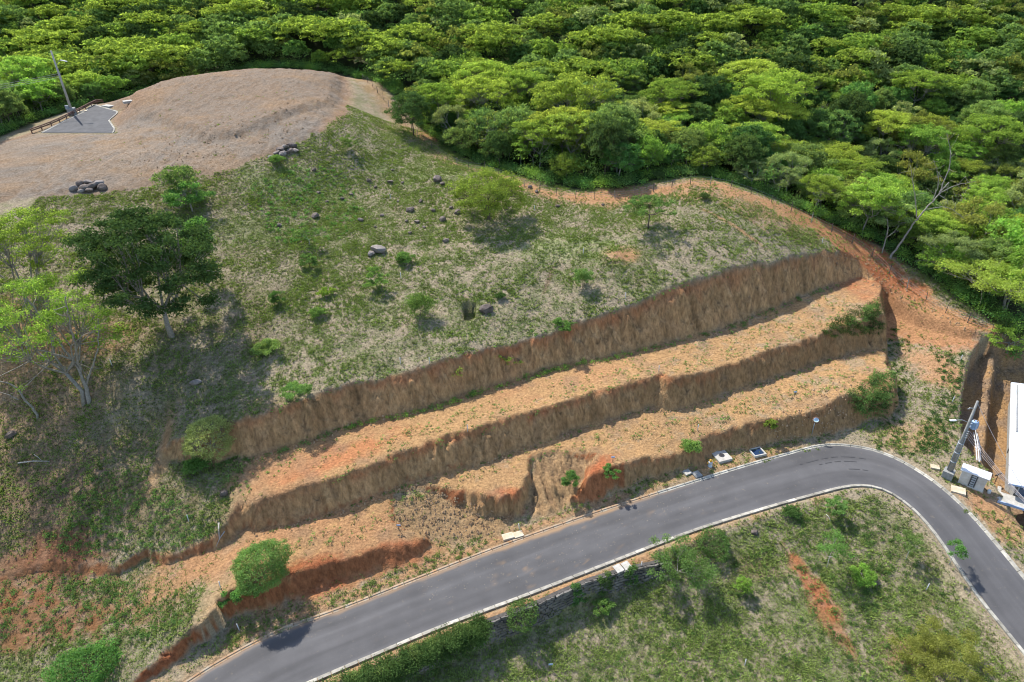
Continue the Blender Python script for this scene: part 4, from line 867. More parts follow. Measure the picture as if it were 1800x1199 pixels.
clump_mesh('weeds', scat([(600,480),(900,430),(1100,420),(1300,430),(900,580),(560,660)], 150, 22), .22, .6, 16, .14, 'mid', 76)
clump_mesh('weeds', scat([(10,370),(200,340),(430,300),(560,250),(560,262),(430,320),(200,352)], 60, 23), .3, .4, 14, .15, 'lime', 77)
clump_mesh('weeds', along([(447,736),(600,680),(830,618),(1000,577),(1200,503),(1400,455)], 60, 6, 24), .28, .6, 18, .14, 'fresh', 78)
# ------------------------------------------------------------------ single trees and shrubs
def solo(name, label, cat, px, py, kind, leaf, bark, seed, Rr, H, n, ls, **kw):
    p = gp(px, py); return make_tree(name, label, cat, (p[0], p[1], p[2] - .05), kind, leaf, bark, seed, Rr, H, n, ls, **kw)
solo('umbrella_tree', 'large yellow green feathery tree at the left edge, grey trunk leaning left over bare soil', 'tree', 146, 712, 'umbrella', 'yellow', 'grey', 101, 8.6, 14.5, 21000, .24, lean=(-3.4, 2.2), trunk_r=.30, clump=.17, fork=.3, nlimb=8, lays=.2)
solo('umbrella_tree', 'yellow green feathery tree behind the large leaning one, at the foot of the hilltop', 'tree', 62, 560, 'umbrella', 'yellow', 'grey', 102, 8.2, 13.5, 22000, .24, lean=(-1.0, 1), trunk_r=.28, clump=.17, fork=.3, nlimb=8, lays=.22)
solo('broadleaf_tree', 'big dark green tree casting a wide shadow, below the rocky edge of the hilltop', 'tree', 303, 592, 'round', 'dark', 'grey', 103, 8.0, 18.5, 42000, .33, trunk_r=.40, clump=.2, crown_h=17.5, fork=.22, nlimb=7)
solo('broadleaf_tree', 'fresh green drooping tree growing against the right side of the dark tree', 'tree', 362, 500, 'airy', 'fresh', 'grey', 104, 3.2, 10.0, 6000, .30, crown_h=6.5, lean=(.8, 0), clump=.3)
solo('broadleaf_tree', 'fresh green tree with layered crown above the dark tree, beside the stone pile', 'tree', 338, 372, 'airy', 'fresh', 'grey', 105, 3.6, 4.6, 3600, .32, clump=.34, crown_h=3.2)
solo('broadleaf_tree', 'small blue green tree on the edge of the bare hilltop', 'tree', 318, 345, 'round', 'mid', 'grey', 106, 3.2, 5.2, 3800, .30)
solo('broadleaf_tree', 'wide weeping light green tree alone on the middle of the grassy hill', 'tree', 858, 386, 'round', 'lime', 'brown', 107, 6.1, 8.6, 20000, .24, crown_h=8.4, clump=.2, fork=.3, trunk_r=.26)
solo('broadleaf_tree', 'small airy tree with thin single trunk near the fence knoll', 'tree', 1140, 402, 'airy', 'mid', 'brown', 108, 3.9, 5.2, 5200, .24, crown_h=3.0, trunk_r=.13, fork=.45)
solo('broadleaf_tree', 'dark round tree shading the red soil on the hill shoulder by the fence', 'tree', 727, 238, 'round', 'dark', 'brown', 109, 4.8, 9.4, 12000, .30, crown_h=9)
solo('broadleaf_tree', 'grey green bushy tree at the fence, right of the dark shoulder tree', 'tree', 815, 272, 'round', 'mid', 'brown', 110, 4.6, 6.2, 8000, .28, crown_h=5.4)
solo('umbrella_tree', 'large lime green tree leaning over the red bank at the right edge', 'tree', 1765, 545, 'umbrella', 'lime', 'grey', 111, 7.4, 7.5, 14000, .27, lean=(-2.4, -.5), trunk_r=.26, clump=.24, fork=.4)
solo('umbrella_tree', 'small lime green tree hanging over the trench behind the white roof', 'tree', 1772, 618, 'airy', 'lime', 'grey', 112, 2.9, 4.2, 3200, .24, lean=(-1.2, -.3), crown_h=3.4)
solo('umbrella_tree', 'lime green bushy tree on the forest edge below the big bleached bare tree', 'tree', 1655, 490, 'round', 'lime', 'grey', 113, 4.2, 6.0, 8000, .27, crown_h=5)
solo('bush', 'dense round green bush at the left end of the orange terrace', 'bush', 466, 1016, 'ball', 'mid', 'brown', 120, 2.55, 4.0, 20000, .14, crown_h=4.3, fork=.2, clump=.2, trunk_r=.1)
solo('bush', 'pale feathery bush leaning on the left end of the top cut', 'bush', 372, 792, 'ball', 'pale', 'grey', 121, 2.7, 4.0, 16000, .14, crown_h=4.4, fork=.2, clump=.2, trunk_r=.1)
solo('bush', 'leafy green bush standing on the road wall halfway along the lower kerb', 'bush', 917, 1098, 'ball', 'mid', 'brown', 122, 1.65, 2.7, 3200, .17, crown_h=2.4, fork=.25, trunk_r=.07)
solo('bush', 'wide feathery bush spilling over the lower kerb at the end of the stone wall', 'bush', 1190, 1012, 'airy', 'mid', 'grey', 123, 3.4, 3.6, 7600, .17, crown_h=3.0, fork=.2, clump=.3, trunk_r=.1)
solo('bush', 'low dark green bush against the lower kerb, right of the feathery bush', 'bush', 1252, 962, 'ball', 'deep', 'brown', 124, 1.9, 1.6, 3600, .16, crown_h=1.8, fork=.2, trunk_r=.06)
solo('bush', 'large olive green bush cut by the bottom edge of the lower lot', 'bush', 1655, 1190, 'airy', 'olive', 'brown', 125, 4.7, 4.0, 22000, .16, crown_h=4.0, fork=.15, clump=.2, trunk_r=.1)
solo('bush', 'bright green bush at the bottom left corner below the red bank', 'bush', 150, 1192, 'ball', 'fresh', 'brown', 126, 2.7, 2.4, 7000, .19, crown_h=2.6, fork=.2, trunk_r=.08)
solo('bush', 'small yellow green bush with a sharp shadow on the lower lot', 'bush', 1304, 1042, 'round', 'lime', 'brown', 127, 1.0, 2.1, 1500, .16, crown_h=1.8, trunk_r=.05)
solo('broadleaf_tree', 'tall sparse tree just outside the left edge, branch shadows falling on brown soil', 'tree', -95, 850, 'airy', 'mid', 'grey', 130, 5.0, 15, 3200, .3, crown_h=9, trunk_r=.3)
solo('broadleaf_tree', 'tall sparse tree just outside the lower left edge, branch shadows falling on red soil', 'tree', -110, 985, 'airy', 'mid', 'grey', 131, 5.2, 15, 3600, .3, crown_h=9, trunk_r=.3)
for (px, py, r_, h_, lf, kd, lab) in [
    (740, 555, 1.75, 3.0, 'fresh', 'round', 'round fresh green sapling left of the small pit, long shadow below it'), (662, 507, 1.6, 2.8, 'fresh', 'airy', 'leafy green sapling below the paired boulders'),
    (710, 462, 1.5, 1.2, 'fresh', 'airy', 'low spreading light green shrub right of the paired boulders'), (1024, 506, 1.25, 2.8, 'mid', 'round', 'small green sapling alone between the hill track and the rim'),
    (990, 582, 1.2, 1.5, 'fresh', 'airy', 'fresh green shrub on the rim of the top cut'), (490, 535, 1.1, 1.8, 'fresh', 'airy', 'small fresh green sapling on the slope right of the dark tree'),
    (573, 518, 1.0, 1.0, 'yellow', 'airy', 'tiny yellow green shrub above the small round shrub'), (559, 556, 1.0, 1.1, 'fresh', 'round', 'small round bright shrub on the dry slope'),
    (880, 524, .6, .7, 'deep', 'round', 'tiny dark shrub just above the boulder by the pit'), (1237, 350, .75, 1.0, 'dark', 'round', 'lone dark green shrub on the red fence knoll'),
    (545, 432, 1.6, 2.6, 'mid', 'airy', 'thin leafed sapling amid the rank green growth of the hill'), (520, 700, 1.5, 1.6, 'mid', 'airy', 'wispy sapling on the slope above the left part of the top cut'),
    (487, 290, 1.1, 1.6, 'fresh', 'round', 'bright shrub beside the stone pile at the hilltop edge'), (612, 265, 1.3, 2.6, 'mid', 'airy', 'slim sapling on the shaded shoulder slope'),
    (545, 470, 1.2, 2.0, 'mid', 'airy', 'grey green sapling casting a patchy shadow on dry grass'), (470, 620, 1.6, 1.6, 'mid', 'airy', 'bent sapling in the shadow edge of the dark tree'),
    (345, 828, 1.2, 1.3, 'fresh', 'round', 'bright green shrub at the left foot of the top cut'), (410, 1058, 1.2, 1.4, 'fresh', 'airy', 'leafy shrub hanging over the red bank left of the round bush'),
    (448, 1045, .9, 1.0, 'lime', 'airy', 'lime green shrub just under the round bush'), (1000, 862, 1.1, 2.6, 'fresh', 'airy', 'leafy sapling beside the red mound of the erosion gully'),
    (1074, 838, .9, 1.4, 'fresh', 'airy', 'small shrub on top of the red mound'), (1213, 793, 1.1, 1.2, 'fresh', 'round', 'bright shrub on the lowest bank above the manhole'),
    (1353, 752, .8, 1.0, 'lime', 'airy', 'small yellow green shrub on the lowest bank near the road mirror'), (1060, 1072, 1.0, 1.0, 'fresh', 'airy', 'small bright shrub at the foot of the stone wall'),
    (1452, 998, 1.6, 4.4, 'fresh', 'airy', 'thin pale stemmed sapling in the middle of the lower lot'), (1592, 984, 1.3, 3.2, 'mid', 'airy', 'thin sapling of the lower lot nearest the inner bend'),
    (1668, 992, 1.1, 3.0, 'fresh', 'airy', 'thin sapling beside the inner kerb, crown over the asphalt'), (1516, 1020, 1.3, .9, 'lime', 'airy', 'low yellow green shrub under the pale stemmed sapling'),
    (1465, 905, 1.1, 2.2, 'mid', 'airy', 'small dim sapling near the inner side of the bend'), (1390, 905, .9, .8, 'deep', 'round', 'low green shrub along the inner kerb before the bend')]:
    r_ *= 1.12; h_ *= 1.1
    solo('sapling' if h_ > 2.09 else 'shrub', lab, 'sapling' if h_ > 2.09 else 'shrub', px, py, kd, lf, 'pale' if 'pale' in lab or 'thin' in lab else 'brown', int(px + py), r_, h_, int((700 if 'thin' in lab or 'lower lot' in lab else 1900) * r_ ** 1.5) + 220, .17, crown_h=h_ * (.45 if 'thin ' in lab else .85), trunk_r=.045, nlimb=4, clump=.36)
for px, py, sl, lab in [(880, 628, 1.4, 'leafy creeper hanging in the middle of the top cut'), (905, 632, .9, 'small leafy creeper right of the larger one in the top cut'), (805, 652, .6, 'single broad leafed plant low in the top cut')]:
    p = gp(px, py); r_ = np.random.default_rng(px); root = thing('creeper', lab, 'creeper', p)
    cl = [(r_.uniform(-sl, sl), r_.uniform(-.3, .3) - .3, r_.uniform(-.5, .5), .35, .25) for _ in range(8)]; V_, F_ = leaves(cl, int(260 * sl), .17, r_); mesh_np('foliage', V_, F_, LEAF['lime'], False, root)
    mb = MB(); [mb.tube([(0, .2, .1), (c[0] * .5, -.1, .2), c[:3]], .02, 4) for c in cl]; mb.build('stem', BARK['brown'], root)

# bare trees, drawn branch by branch in the plane they stand in
def onplane(px, py, yy):
    d = _f + (px - CX) / FPX * _r - (py - CY) / FPX * _u; t = yy / d[1]; return np.array([d[0] * t, yy, CAM_H + d[2] * t])
def bare(label, base, limbs, r0, bark='pale', seed=1):
    b = gp(*base); r_ = np.random.default_rng(seed); root = thing('bare_tree', label, 'tree', (0, 0, 0)); 
    for k, (pts_, ra, dy0, dy1) in enumerate(limbs):
        n = len(pts_); P = [onplane(x, y, b[1] + dy0 + (dy1 - dy0) * i / (n - 1)) for i, (x, y) in enumerate(pts_)]
        P = smooth_line(np.array(P), .5, 1); P[1:] += r_.normal(size=P[1:].shape) * .04
        mb = MB().tube([tuple(p) for p in P], list(np.linspace(ra, ra * .35, len(P))), 7)
        if k:
            for j in range(2, len(P) - 1, 3):
                for _ in range(2):
                    e_ = P[j] + r_.normal(size=3) * np.array([1, 1, .7]) * .9 + np.array([0, 0, .5]); mb.tube([tuple(P[j]), tuple((P[j] + e_) / 2 + r_.normal(size=3) * .1), tuple(e_)], [ra * .3, ra * .2, .015], 4)
        mb.build('trunk' if k == 0 else 'branch', BARK[bark], root, True)
    return root
bare('tall bleached bare tree leaning right at the forest edge above the end of the fence', (1562, 452),
     [([(1560, 458), (1585, 425), (1612, 385), (1650, 342), (1668, 320)], .20, 0, 1.5), ([(1612, 385), (1608, 340), (1603, 310), (1600, 290)], .09, .6, 0), ([(1650, 342), (1668, 300), (1672, 270), (1664, 235)], .09, 1.2, 2.5),
      ([(1640, 352), (1650, 325), (1648, 300), (1640, 280)], .07, 1, .2), ([(1655, 338), (1680, 325), (1700, 322), (1715, 318)], .07, 1.3, 1), ([(1630, 368), (1660, 362), (1680, 372), (1695, 385)], .07, .9, -.8), ([(1650, 342), (1664, 350), (1668, 362)], .07, 1.2, .5)], .26, 'grey', 3)
bare('leaning grey multi stemmed tree whose long limbs reach up into the feathery crown', (158, 706), [([(160, 712), (150, 680), (140, 650), (128, 632)], .30, 0, .6), ([(140, 650), (110, 610), (85, 575), (60, 540), (40, 515)], .16, .5, 2.5), ([(142, 655), (130, 600), (122, 560), (115, 520)], .15, .5, -1.5), ([(150, 680), (165, 640), (175, 600), (172, 560)], .13, .2, 1.5), ([(128, 632), (90, 620), (50, 612), (15, 590)], .13, .6, -1.2)], .3, 'grey', 8)
bare('dead grey tree with a hooked branch at the left edge', (66, 735),
     [([(70, 742), (62, 722), (45, 705), (33, 685), (18, 673), (-12, 668)], .17, 0, 1.0), ([(33, 703), (15, 693), (-8, 688)], .08, .3, .8)], .17, 'grey', 5)
bare('bare dark branched tree at the forest edge left of the bleached tree', (1553, 446), [([(1549, 450), (1556, 425), (1562, 405), (1560, 385)], .12, 0, .5), ([(1558, 418), (1572, 408), (1580, 396)], .07, .1, -.3)], .12, 'grey', 6)
bare('crooked bleached snag standing out of the canopy at the right', (1765, 185), [([(1765, 200), (1762, 165), (1752, 150), (1742, 138)], .22, 0, 1), ([(1762, 162), (1772, 150), (1778, 138)], .14, 0, .5)], .2, 'pale', 7)
for pa, pb, rr, lab in [((32, 815), (88, 812), .09, 'long fallen grey branch on the brown soil at the left'), ((60, 800), (75, 812), .05, 'short fallen stick beside the long grey branch'), ((1452, 905), (1460, 918), .05, 'curved pale stick on the lower lot under the bend'),
                      ((385, 920), (386, 950), .10, 'pale dead stump leaning at the left end of the middle cut'), ((395, 935), (380, 962), .07, 'broken branch beside the pale dead stump'), ((1532, 1), (1532, 1), 0, '')]:
    if not rr: continue
    a, b = gp(*pa), gp(*pb); m_ = (a + b) / 2 + [0, 0, .25]; o = MB().tube([tuple(a + [0, 0, .08]), tuple(m_), tuple(b + [0, 0, .1])], [rr, rr * .8, rr * .4], 6).build('fallen_branch', BARK['pale'], smooth=True); tag(o, lab, 'branch')

# ------------------------------------------------------------------ rocks
def rock_mesh(seed, m):
    r = np.random.default_rng(seed); import bmesh
    bm = bmesh.new(); bmesh.ops.create_icosphere(bm, subdivisions=2, radius=.5); pl = [(Vector(r.normal(size=3)).normalized(), r.uniform(.26, .42)) for _ in range(9)]
    for v in bm.verts:
        for n_, d_ in pl:
            k = v.co.dot(n_) - d_
            if k > 0: v.co -= n_ * k
        v.co *= 1 + r.normal() * .025; v.co.z *= .72
    me = bpy.data.meshes.new('rock'); bm.to_mesh(me); bm.free(); me.materials.append(m); return me
RM = [rock_mesh(s_, ROCK) for s_ in range(6)] + [rock_mesh(9, ROCKP), rock_mesh(10, ROCKP)]
rr_ = random.Random(3); small = []; ORD = ['first boulder', 'second boulder', 'third boulder', 'fourth boulder', 'fifth boulder', 'sixth boulder', 'seventh boulder', 'eighth boulder', 'ninth boulder', 'tenth boulder', 'last boulder']
def rock(px, py, s_, label, group=None, dz=0, pale=False):
    s_ *= 1.22
    p = gp(px, py); o = bpy.data.objects.new('rock', RM[rr_.randint(6, 7) if pale else rr_.randint(0, 5)]); COL.objects.link(o)
    o.location = (p[0], p[1], p[2] + s_ * .16 + dz); o.scale = (s_ * rr_.uniform(.9, 1.2), s_ * rr_.uniform(.85, 1.15), s_ * rr_.uniform(.8, 1.15)); o.rotation_euler = (rr_.uniform(-.3, .3), rr_.uniform(-.3, .3), rr_.uniform(0, 6)); tag(o, label, 'rock', group); small.append((label, px, py, o))
for i, (x, y, s_) in enumerate([(130, 334, 1.2), (140, 326, 1.3), (150, 333, 1.5), (156, 323, 1.3), (163, 330, 1.5), (169, 322, 1.1), (176, 325, 1.4), (182, 331, 1.3), (158, 337, 1.1), (144, 337, 1.0)]):
    rock(x, y, s_, ORD[sorted([130, 140, 150, 156, 163, 169, 176, 182, 158, 144]).index(x)] + ' from the left in the boulder pile on the front edge of the hilltop', 'boulders piled at the front edge of the hilltop', pale=i % 3 == 0)
for i, (x, y, s_) in enumerate([(478, 280, 1.2), (487, 271, 1.4), (494, 265, 1.4), (502, 261, 1.3), (509, 257, 1.2), (517, 259, 1.3), (497, 273, 1.5), (511, 267, 1.2), (486, 282, 1.2), (520, 267, 1.1), (505, 270, .9)]):
    rock(x, y, s_, ORD[sorted([478, 487, 494, 502, 509, 517, 497, 511, 486, 520, 505]).index(x)] + ' from the left in the heap at the right end of the hilltop edge', 'boulders heaped at the right end of the hilltop edge', pale=i % 3 == 0)
for i, (x, y, s_, lab) in enumerate([(770, 318, 1.7, 'largest brown boulder left of the weeping tree'), (778, 325, 1.0, 'small boulder touching the largest brown boulder'), (665, 442, 1.9, 'larger grey boulder of the pair on the slope'), (652, 449, 1.2, 'smaller grey boulder of the pair on the slope'),
        (855, 548, 1.6, 'brown boulder right beside the small pit'), (720, 371, 1.4, 'dark brown boulder in the middle of the scattered rocks'), (804, 375, 1.2, 'boulder nearest the trunk of the weeping tree'), (783, 424, .9, 'lone boulder below the scattered rocks'), (555, 382, 1.2, 'brown boulder in the rank green growth'),
        (492, 397, .9, 'small brown rock at the lower left of the rank growth'), (20, 767, 1.1, 'dark boulder on the brown soil by the dead grey tree'), (393, 869, .9, 'grey stone at the left end of the middle terrace'), (345, 675, 1.1, 'pale stone in the tree shadow on the slope'), (1327, 938, .7, 'brown stone in the lower lot near the dark bush')]):
    rock(x, y, s_, lab, pale=(i in (2, 3, 12)))
for (x, y, s_) in [(648, 319, 1.0), (685, 321, 1.0), (762, 372, .9), (777, 388, 1.2), (715, 390, .7), (740, 355, .8), (690, 300, .6), (732, 391, .9), (672, 379, .7), (635, 388, .9), (793, 366, .7), (552, 300, .8), (721, 411, .6), (660, 330, .7), (708, 322, .6), (931, 330, .8), (944, 338, .7), (980, 364, .8), (602, 350, .7), (617, 343, .6), (1060, 361, .5), (575, 355, .6), (700, 355, .5), (660, 400, .5), (745, 400, .6), (560, 340, .8)]:
    ref = min([(770, 318, 'the largest brown boulder'), (665, 442, 'the paired boulders'), (720, 371, 'the dark mid-hill boulder'), (804, 375, 'the weeping tree trunk'), (555, 382, 'the green-patch boulder'), (940, 345, 'the fence')], key=lambda q: (q[0] - x) ** 2 + (q[1] - y) ** 2)
    dx_, dy_ = x - ref[0], y - ref[1]; way = ('right of ' if dx_ > 0 else 'left of ') if abs(dx_) > 1.8 * abs(dy_) else ('below ' if dy_ > 0 else 'above ') if abs(dy_) > 1.8 * abs(dx_) else ('below right of ' if dx_ > 0 else 'below left of ') if dy_ > 0 else ('above right of ' if dx_ > 0 else 'above left of ')
    far_ = math.hypot(dx_, dy_); rock(x, y, s_, 'small brown rock ' + ('close ' if far_ < 30 else 'a little ' if far_ < 60 else 'well ') + way + ref[2], 'small rocks scattered on the upper hill')
byl = {}
for q in small: byl.setdefault(q[0], []).append(q)
for L_ in byl.values(): split_labels(L_)
dr_ = np.random.default_rng(8)       # clods of the rubble slope and crumbs at the feet of the banks: nobody could count them
P_ = np.vstack([scat([(770, 862), (880, 903), (905, 912), (870, 945), (780, 950), (700, 945), (690, 880)], 420, 30), along(top_base, 260, 5, 31), along(mid_base, 340, 5, 32), scat([(1390, 700), (1500, 660), (1500, 760), (1330, 780)], 200, 33), scat([(200, 270), (600, 140), (600, 200), (300, 330)], 220, 34), scat([(1440, 450), (1520, 440), (1680, 560), (1740, 600), (1560, 520)], 260, 35), scat([(1715, 620), (1775, 640), (1770, 700), (1720, 800)], 160, 36)])
Vr, Fr = [], []; ico = [np.array([v.co[:] for v in m_.vertices]) for m_ in RM[:3]]; icf = [np.array([p.vertices[:] for p in m_.polygons]) for m_ in RM[:3]]; nn_ = 0
base_v = np.array([(0, 0, .6), (.5, 0, 0), (0, .5, .1), (-.5, .1, 0), (0, -.5, .05), (.1, .1, -.4)]); base_f = np.array([(0, 1, 2), (0, 2, 3), (0, 3, 4), (0, 4, 1), (5, 2, 1), (5, 3, 2), (5, 4, 3), (5, 1, 4)])
for p in P_:
    s_ = dr_.uniform(.10, .38); a_ = dr_.uniform(0, 6.28); v = base_v * s_ * dr_.uniform(.7, 1.3, (6, 3)); v = np.column_stack([v[:, 0] * math.cos(a_) - v[:, 1] * math.sin(a_), v[:, 0] * math.sin(a_) + v[:, 1] * math.cos(a_), v[:, 2]]); Vr.append(v + p); Fr.append(base_f + nn_); nn_ += 6
G_ = scat([(700, 1020), (1000, 930), (1250, 850), (1250, 880), (1000, 1000), (760, 1060)], 260, 40); Vg, Fg = [], []
for i_, p in enumerate(G_): Vg.append(base_v * dr_.uniform(.04, .10) * dr_.uniform(.6, 1.3, (6, 3)) + np.array([p[0], p[1], road_z(p[0], p[1]) + .08])); Fg.append(base_f + 6 * i_)
o = mesh_np('gravel', np.vstack(Vg), np.vstack(Fg), CONCT); o['kind'] = 'stuff'
CLOD = noisy('soil_clods', (.25, .155, .085), (.42, .28, .16), .6, .95, 0); o = mesh_np('rubble', np.vstack(Vr), np.vstack(Fr), CLOD); o['kind'] = 'stuff'

# ------------------------------------------------------------------ fence along the forest edge
root = thing('fence', 'wire fence on dark wooden posts along the red soil at the forest edge', 'fence', (0, 0, 0)); fr_ = random.Random(4)
PP = resample(smooth_line(FW, 1.0), 3.4); tops = []
for i, p in enumerate(PP):
    z = float(ground_z(p[0], p[1])); h_ = fr_.uniform(1.35, 1.85); lx, ly = fr_.uniform(-.14, .14), fr_.uniform(-.1, .1); r_ = fr_.uniform(.045, .08)
    MB().tube([(p[0], p[1], z - .3), (p[0] + lx * .5, p[1] + ly * .5, z + h_ * .5), (p[0] + lx, p[1] + ly, z + h_)], [r_, r_ * .92, r_ * .8], 6).build('fence_post', WOOD if i % 5 else BARK['grey'], root); tops.append((p, z, lx, ly))
for k, hh in enumerate((.45, .85, 1.25)):
    MB().tube([(p[0] + lx * hh / 1.6, p[1] + ly * hh / 1.6, z + hh) for p, z, lx, ly in tops], .012, 3, False).build('wire', WIRE, root)

# ------------------------------------------------------------------ stone wall and hedge under the lower kerb
root = thing('retaining_wall', 'dark stone retaining wall below the lower kerb', 'wall', (0, 0, 0)); wr = np.random.default_rng(12)
WT = resample(TLr, .5); WTn = []
for i in range(len(WT)):
    a = WT[max(i - 1, 0)]; b = WT[min(i + 1, len(WT) - 1)]; t = (b - a) / np.linalg.norm(b - a); n_ = np.array([t[1], -t[0]]); n_ = n_ if n_[1] < 0 else -n_; WTn.append(n_)
WTn = np.array(WTn); hgt = np.interp(WT[:, 0], TLr[::-1, 0], (-np.array(LH))[::-1])
V_ = []; F_ = []
for i in range(len(WT)):
    q_ = WT[i]; n_ = WTn[i]; V_ += [(*(q_ - n_ * .3), .13), (*(q_ + n_ * .10), .14), (*(q_ + n_ * .62), -hgt[i] - .3), (*(q_ - n_ * .3), -hgt[i] - .3)]
for i in range(len(WT) - 1): F_ += [(4 * i + k, 4 * i + (k + 1) % 4, 4 * i + 4 + (k + 1) % 4, 4 * i + 4 + k) for k in range(4)]
MB().add(V_, F_).build('mortar_core', noisy('wall_mortar', (.05, .045, .04), (.10, .09, .08), 3, .95, .4), root)
mb = MB()
for i in range(len(WT) - 1):
    q_ = WT[i]; n_ = WTn[i]; t = WT[i + 1] - WT[i]; az_ = math.atan2(t[1], t[0]); nrow = max(1, int((hgt[i] + .2) / .3))
    for j in range(nrow):
        f_ = (j + .5) / nrow; off = (.10 + .52 * f_) + .03; c_ = q_ + t * (wr.uniform(-.15, .15) + .5 * (j % 2)) + n_ * (off + wr.uniform(-.03, .07)); mb.box((c_[0], c_[1], .14 - (hgt[i] + .3) * f_), (wr.uniform(.36, .52), .24, wr.uniform(.24, .33)), az_ + wr.uniform(-.1, .1), (wr.uniform(-.1, .1) + .12, wr.uniform(-.15, .15)))
WALLST = noisy('wall_stone', (.075, .068, .06), (.19, .175, .155), .9, .9, .5, bscale=6); o = mb.build('stonework', WALLST, root); o['kind'] = 'stuff'
def wallpts(x0, x1, n, seed, spread=(.2, .9), zr=(0, 1)):
    r = np.random.default_rng(seed); out = []
    for _ in range(n):
        x = r.uniform(x0, x1); i = int(np.argmin(abs(WT[:, 0] - x))); f_ = r.uniform(*zr) ; out.append((*(WT[i] + WTn[i] * (f_ * .6 + r.uniform(*spread))), .25 - hgt[i] * f_))
    return np.array(out)
xh = [float(solve(S0, a_, b_)[0][0]) for a_, b_ in ((480, 1240), (855, 1090))]
root = thing('hedge', 'thick dark green creeper hedge covering the road wall at the bottom', 'hedge', (0, 0, 0))
clump_mesh('foliage', wallpts(xh[0] - 3, xh[1], 520, 3, (-.6, 1.2), (0, .8)), .72, .8, 125, .15, 'deep', 80, None, root)
clump_mesh('foliage', wallpts(xh[0] - 3, xh[1] - 1, 150, 4, (-.4, .5), (0, .2)), .55, .8, 100, .14, 'mid', 81, None, root)
for a_, b_, n_, sd_, lab in [(1000, 1020, 30, 5, 'green creeper hanging down the stone wall left of centre'), (1052, 1075, 26, 6, 'green creeper hanging down the stone wall near its right end'), (1105, 1125, 22, 7, 'green creeper at the right end of the stone wall')]:
    x0, x1 = float(solve(S0, a_, 1040)[0][0]), float(solve(S0, b_, 1030)[0][0]); root = thing('creeper', lab, 'creeper', (0, 0, 0)); clump_mesh('foliage', wallpts(x0, x1, n_, sd_, (0, .25), (0, .9)), .38, .8, 70, .15, 'deep', 90 + sd_, None, root)

# ------------------------------------------------------------------ things along the road
def zrot(px0, py0, px1, py1):
    a, b = gp(px0, py0), gp(px1, py1); return math.atan2(b[1] - a[1], b[0] - a[0])
RZ = zrot(1200, 850, 1290, 822)
def slab(px, py, sx_, sy_, rz, m, label, name='concrete_slab', h_=.16, hit_=True):
    p = gp(px, py); o = MB().box((0, 0, 0), (sx_, sy_, h_ + .3)).build(name, m, bev=.012); o.location = (p[0], p[1], p[2] + h_ - (h_ + .3) / 2 + .04); o.rotation_euler = (0, 0, rz); return tag(o, label, 'slab')
slab(1207, 831, .95, .95, RZ + .1, CONC, 'left of two pale slabs on the verge beside the hydrant')
slab(1225, 835, .95, 1.0, RZ + .05, CONCD, 'right of two pale slabs on the verge, nearest the hydrant')
slab(893, 944, 1.3, .85, RZ - .05, CONCT, 'left of two stained slabs on the orange verge below the gully')
slab(911, 941, 1.1, .85, RZ, CONCT, 'right of two stained slabs on the orange verge below the gully')
slab(1087, 1001, .85, 1.0, RZ + .1, CONC, 'left of two white slabs against the lower kerb')
slab(1101, 996, .85, 1.0, RZ + .1, CONC, 'right of two white slabs against the lower kerb')
slab(1643, 822, 1.0, .75, RZ - .75, CONCT, 'small slab on the verge between the utility pole and the kerb')
slab(1684, 863, 1.5, 1.2, RZ - .85, CONCT, 'square slab on the verge in front of the meter cabinet')
slab(190, 187, 2.6, 1.3, -.5, CONC, 'white slab at the far end of the small asphalt turning area')
slab(230, 178, 3.0, 1.4, .6, CONC, 'white culvert slab at the foot of the far graded bank')
slab(137, 198, 3.4, 1.2, .7, CONCT, 'pale slab beside the rusty rail behind the far pole')
p = gp(1268, 803); root = thing('manhole', 'pale concrete slab with a round iron cover on the verge', 'manhole', (p[0], p[1], p[2] + .05), RZ - .05)
MB().box((0, 0, 0), (1.9, 2.0, .4)).build('slab', CONC, root, bev=.015); MB().lathe([(.37, .2), (.37, .215), (.30, .235), (.30, .228)], n=24).build('cover', noisy('cast_iron', (.03, .03, .035), (.07, .07, .075), 5, .6, .2), root)
cr = MB(); [cr.box((0, y_, .237), (.5, .02, .012)) for y_ in (-.15, -.05, .05, .15)]; cr.build('cover_ribs', BLACK, root)
p = gp(1331, 796); root = thing('inspection_chamber', 'open concrete chamber with dark blue water inside, by the kerb', 'chamber', (p[0], p[1], p[2] + .05), RZ - .1)
for c_, d_ in [((0, .68, 0), (1.7, .16, .4)), ((0, -.68, 0), (1.7, .16, .4)), ((-.77, 0, 0), (.16, 1.2, .4)), ((.77, 0, 0), (.16, 1.2, .4))]: MB().box(c_, d_).build('chamber_wall', CONC, root, bev=.01)
MB().box((0, 0, .06), (1.38, 1.2, .04)).build('water', mat('dark_water', (.02, .04, .09), .08), root)
p = gp(1248, 819); root = thing('fire_hydrant', 'stubby white hydrant with an orange cap on the verge', 'hydrant', p)
MB().lathe([(.30, -.1), (.30, .04), (.26, .06), (.26, .55), (.28, .58), (.22, .66), (.12, .7)], n=18).build('body', WHITE, root, True)
MB().lathe([(.13, .68), (.17, .74), (.17, .90), (.10, .98), (.04, 1.05)], n=14).build('cap', ORG, root, True)
for a_ in (0, math.pi): MB().tube([(.22 * math.cos(a_), .22 * math.sin(a_), .45), (.38 * math.cos(a_), .38 * math.sin(a_), .45)], [.08, .09], 10).build('outlet', ORG, root, True)
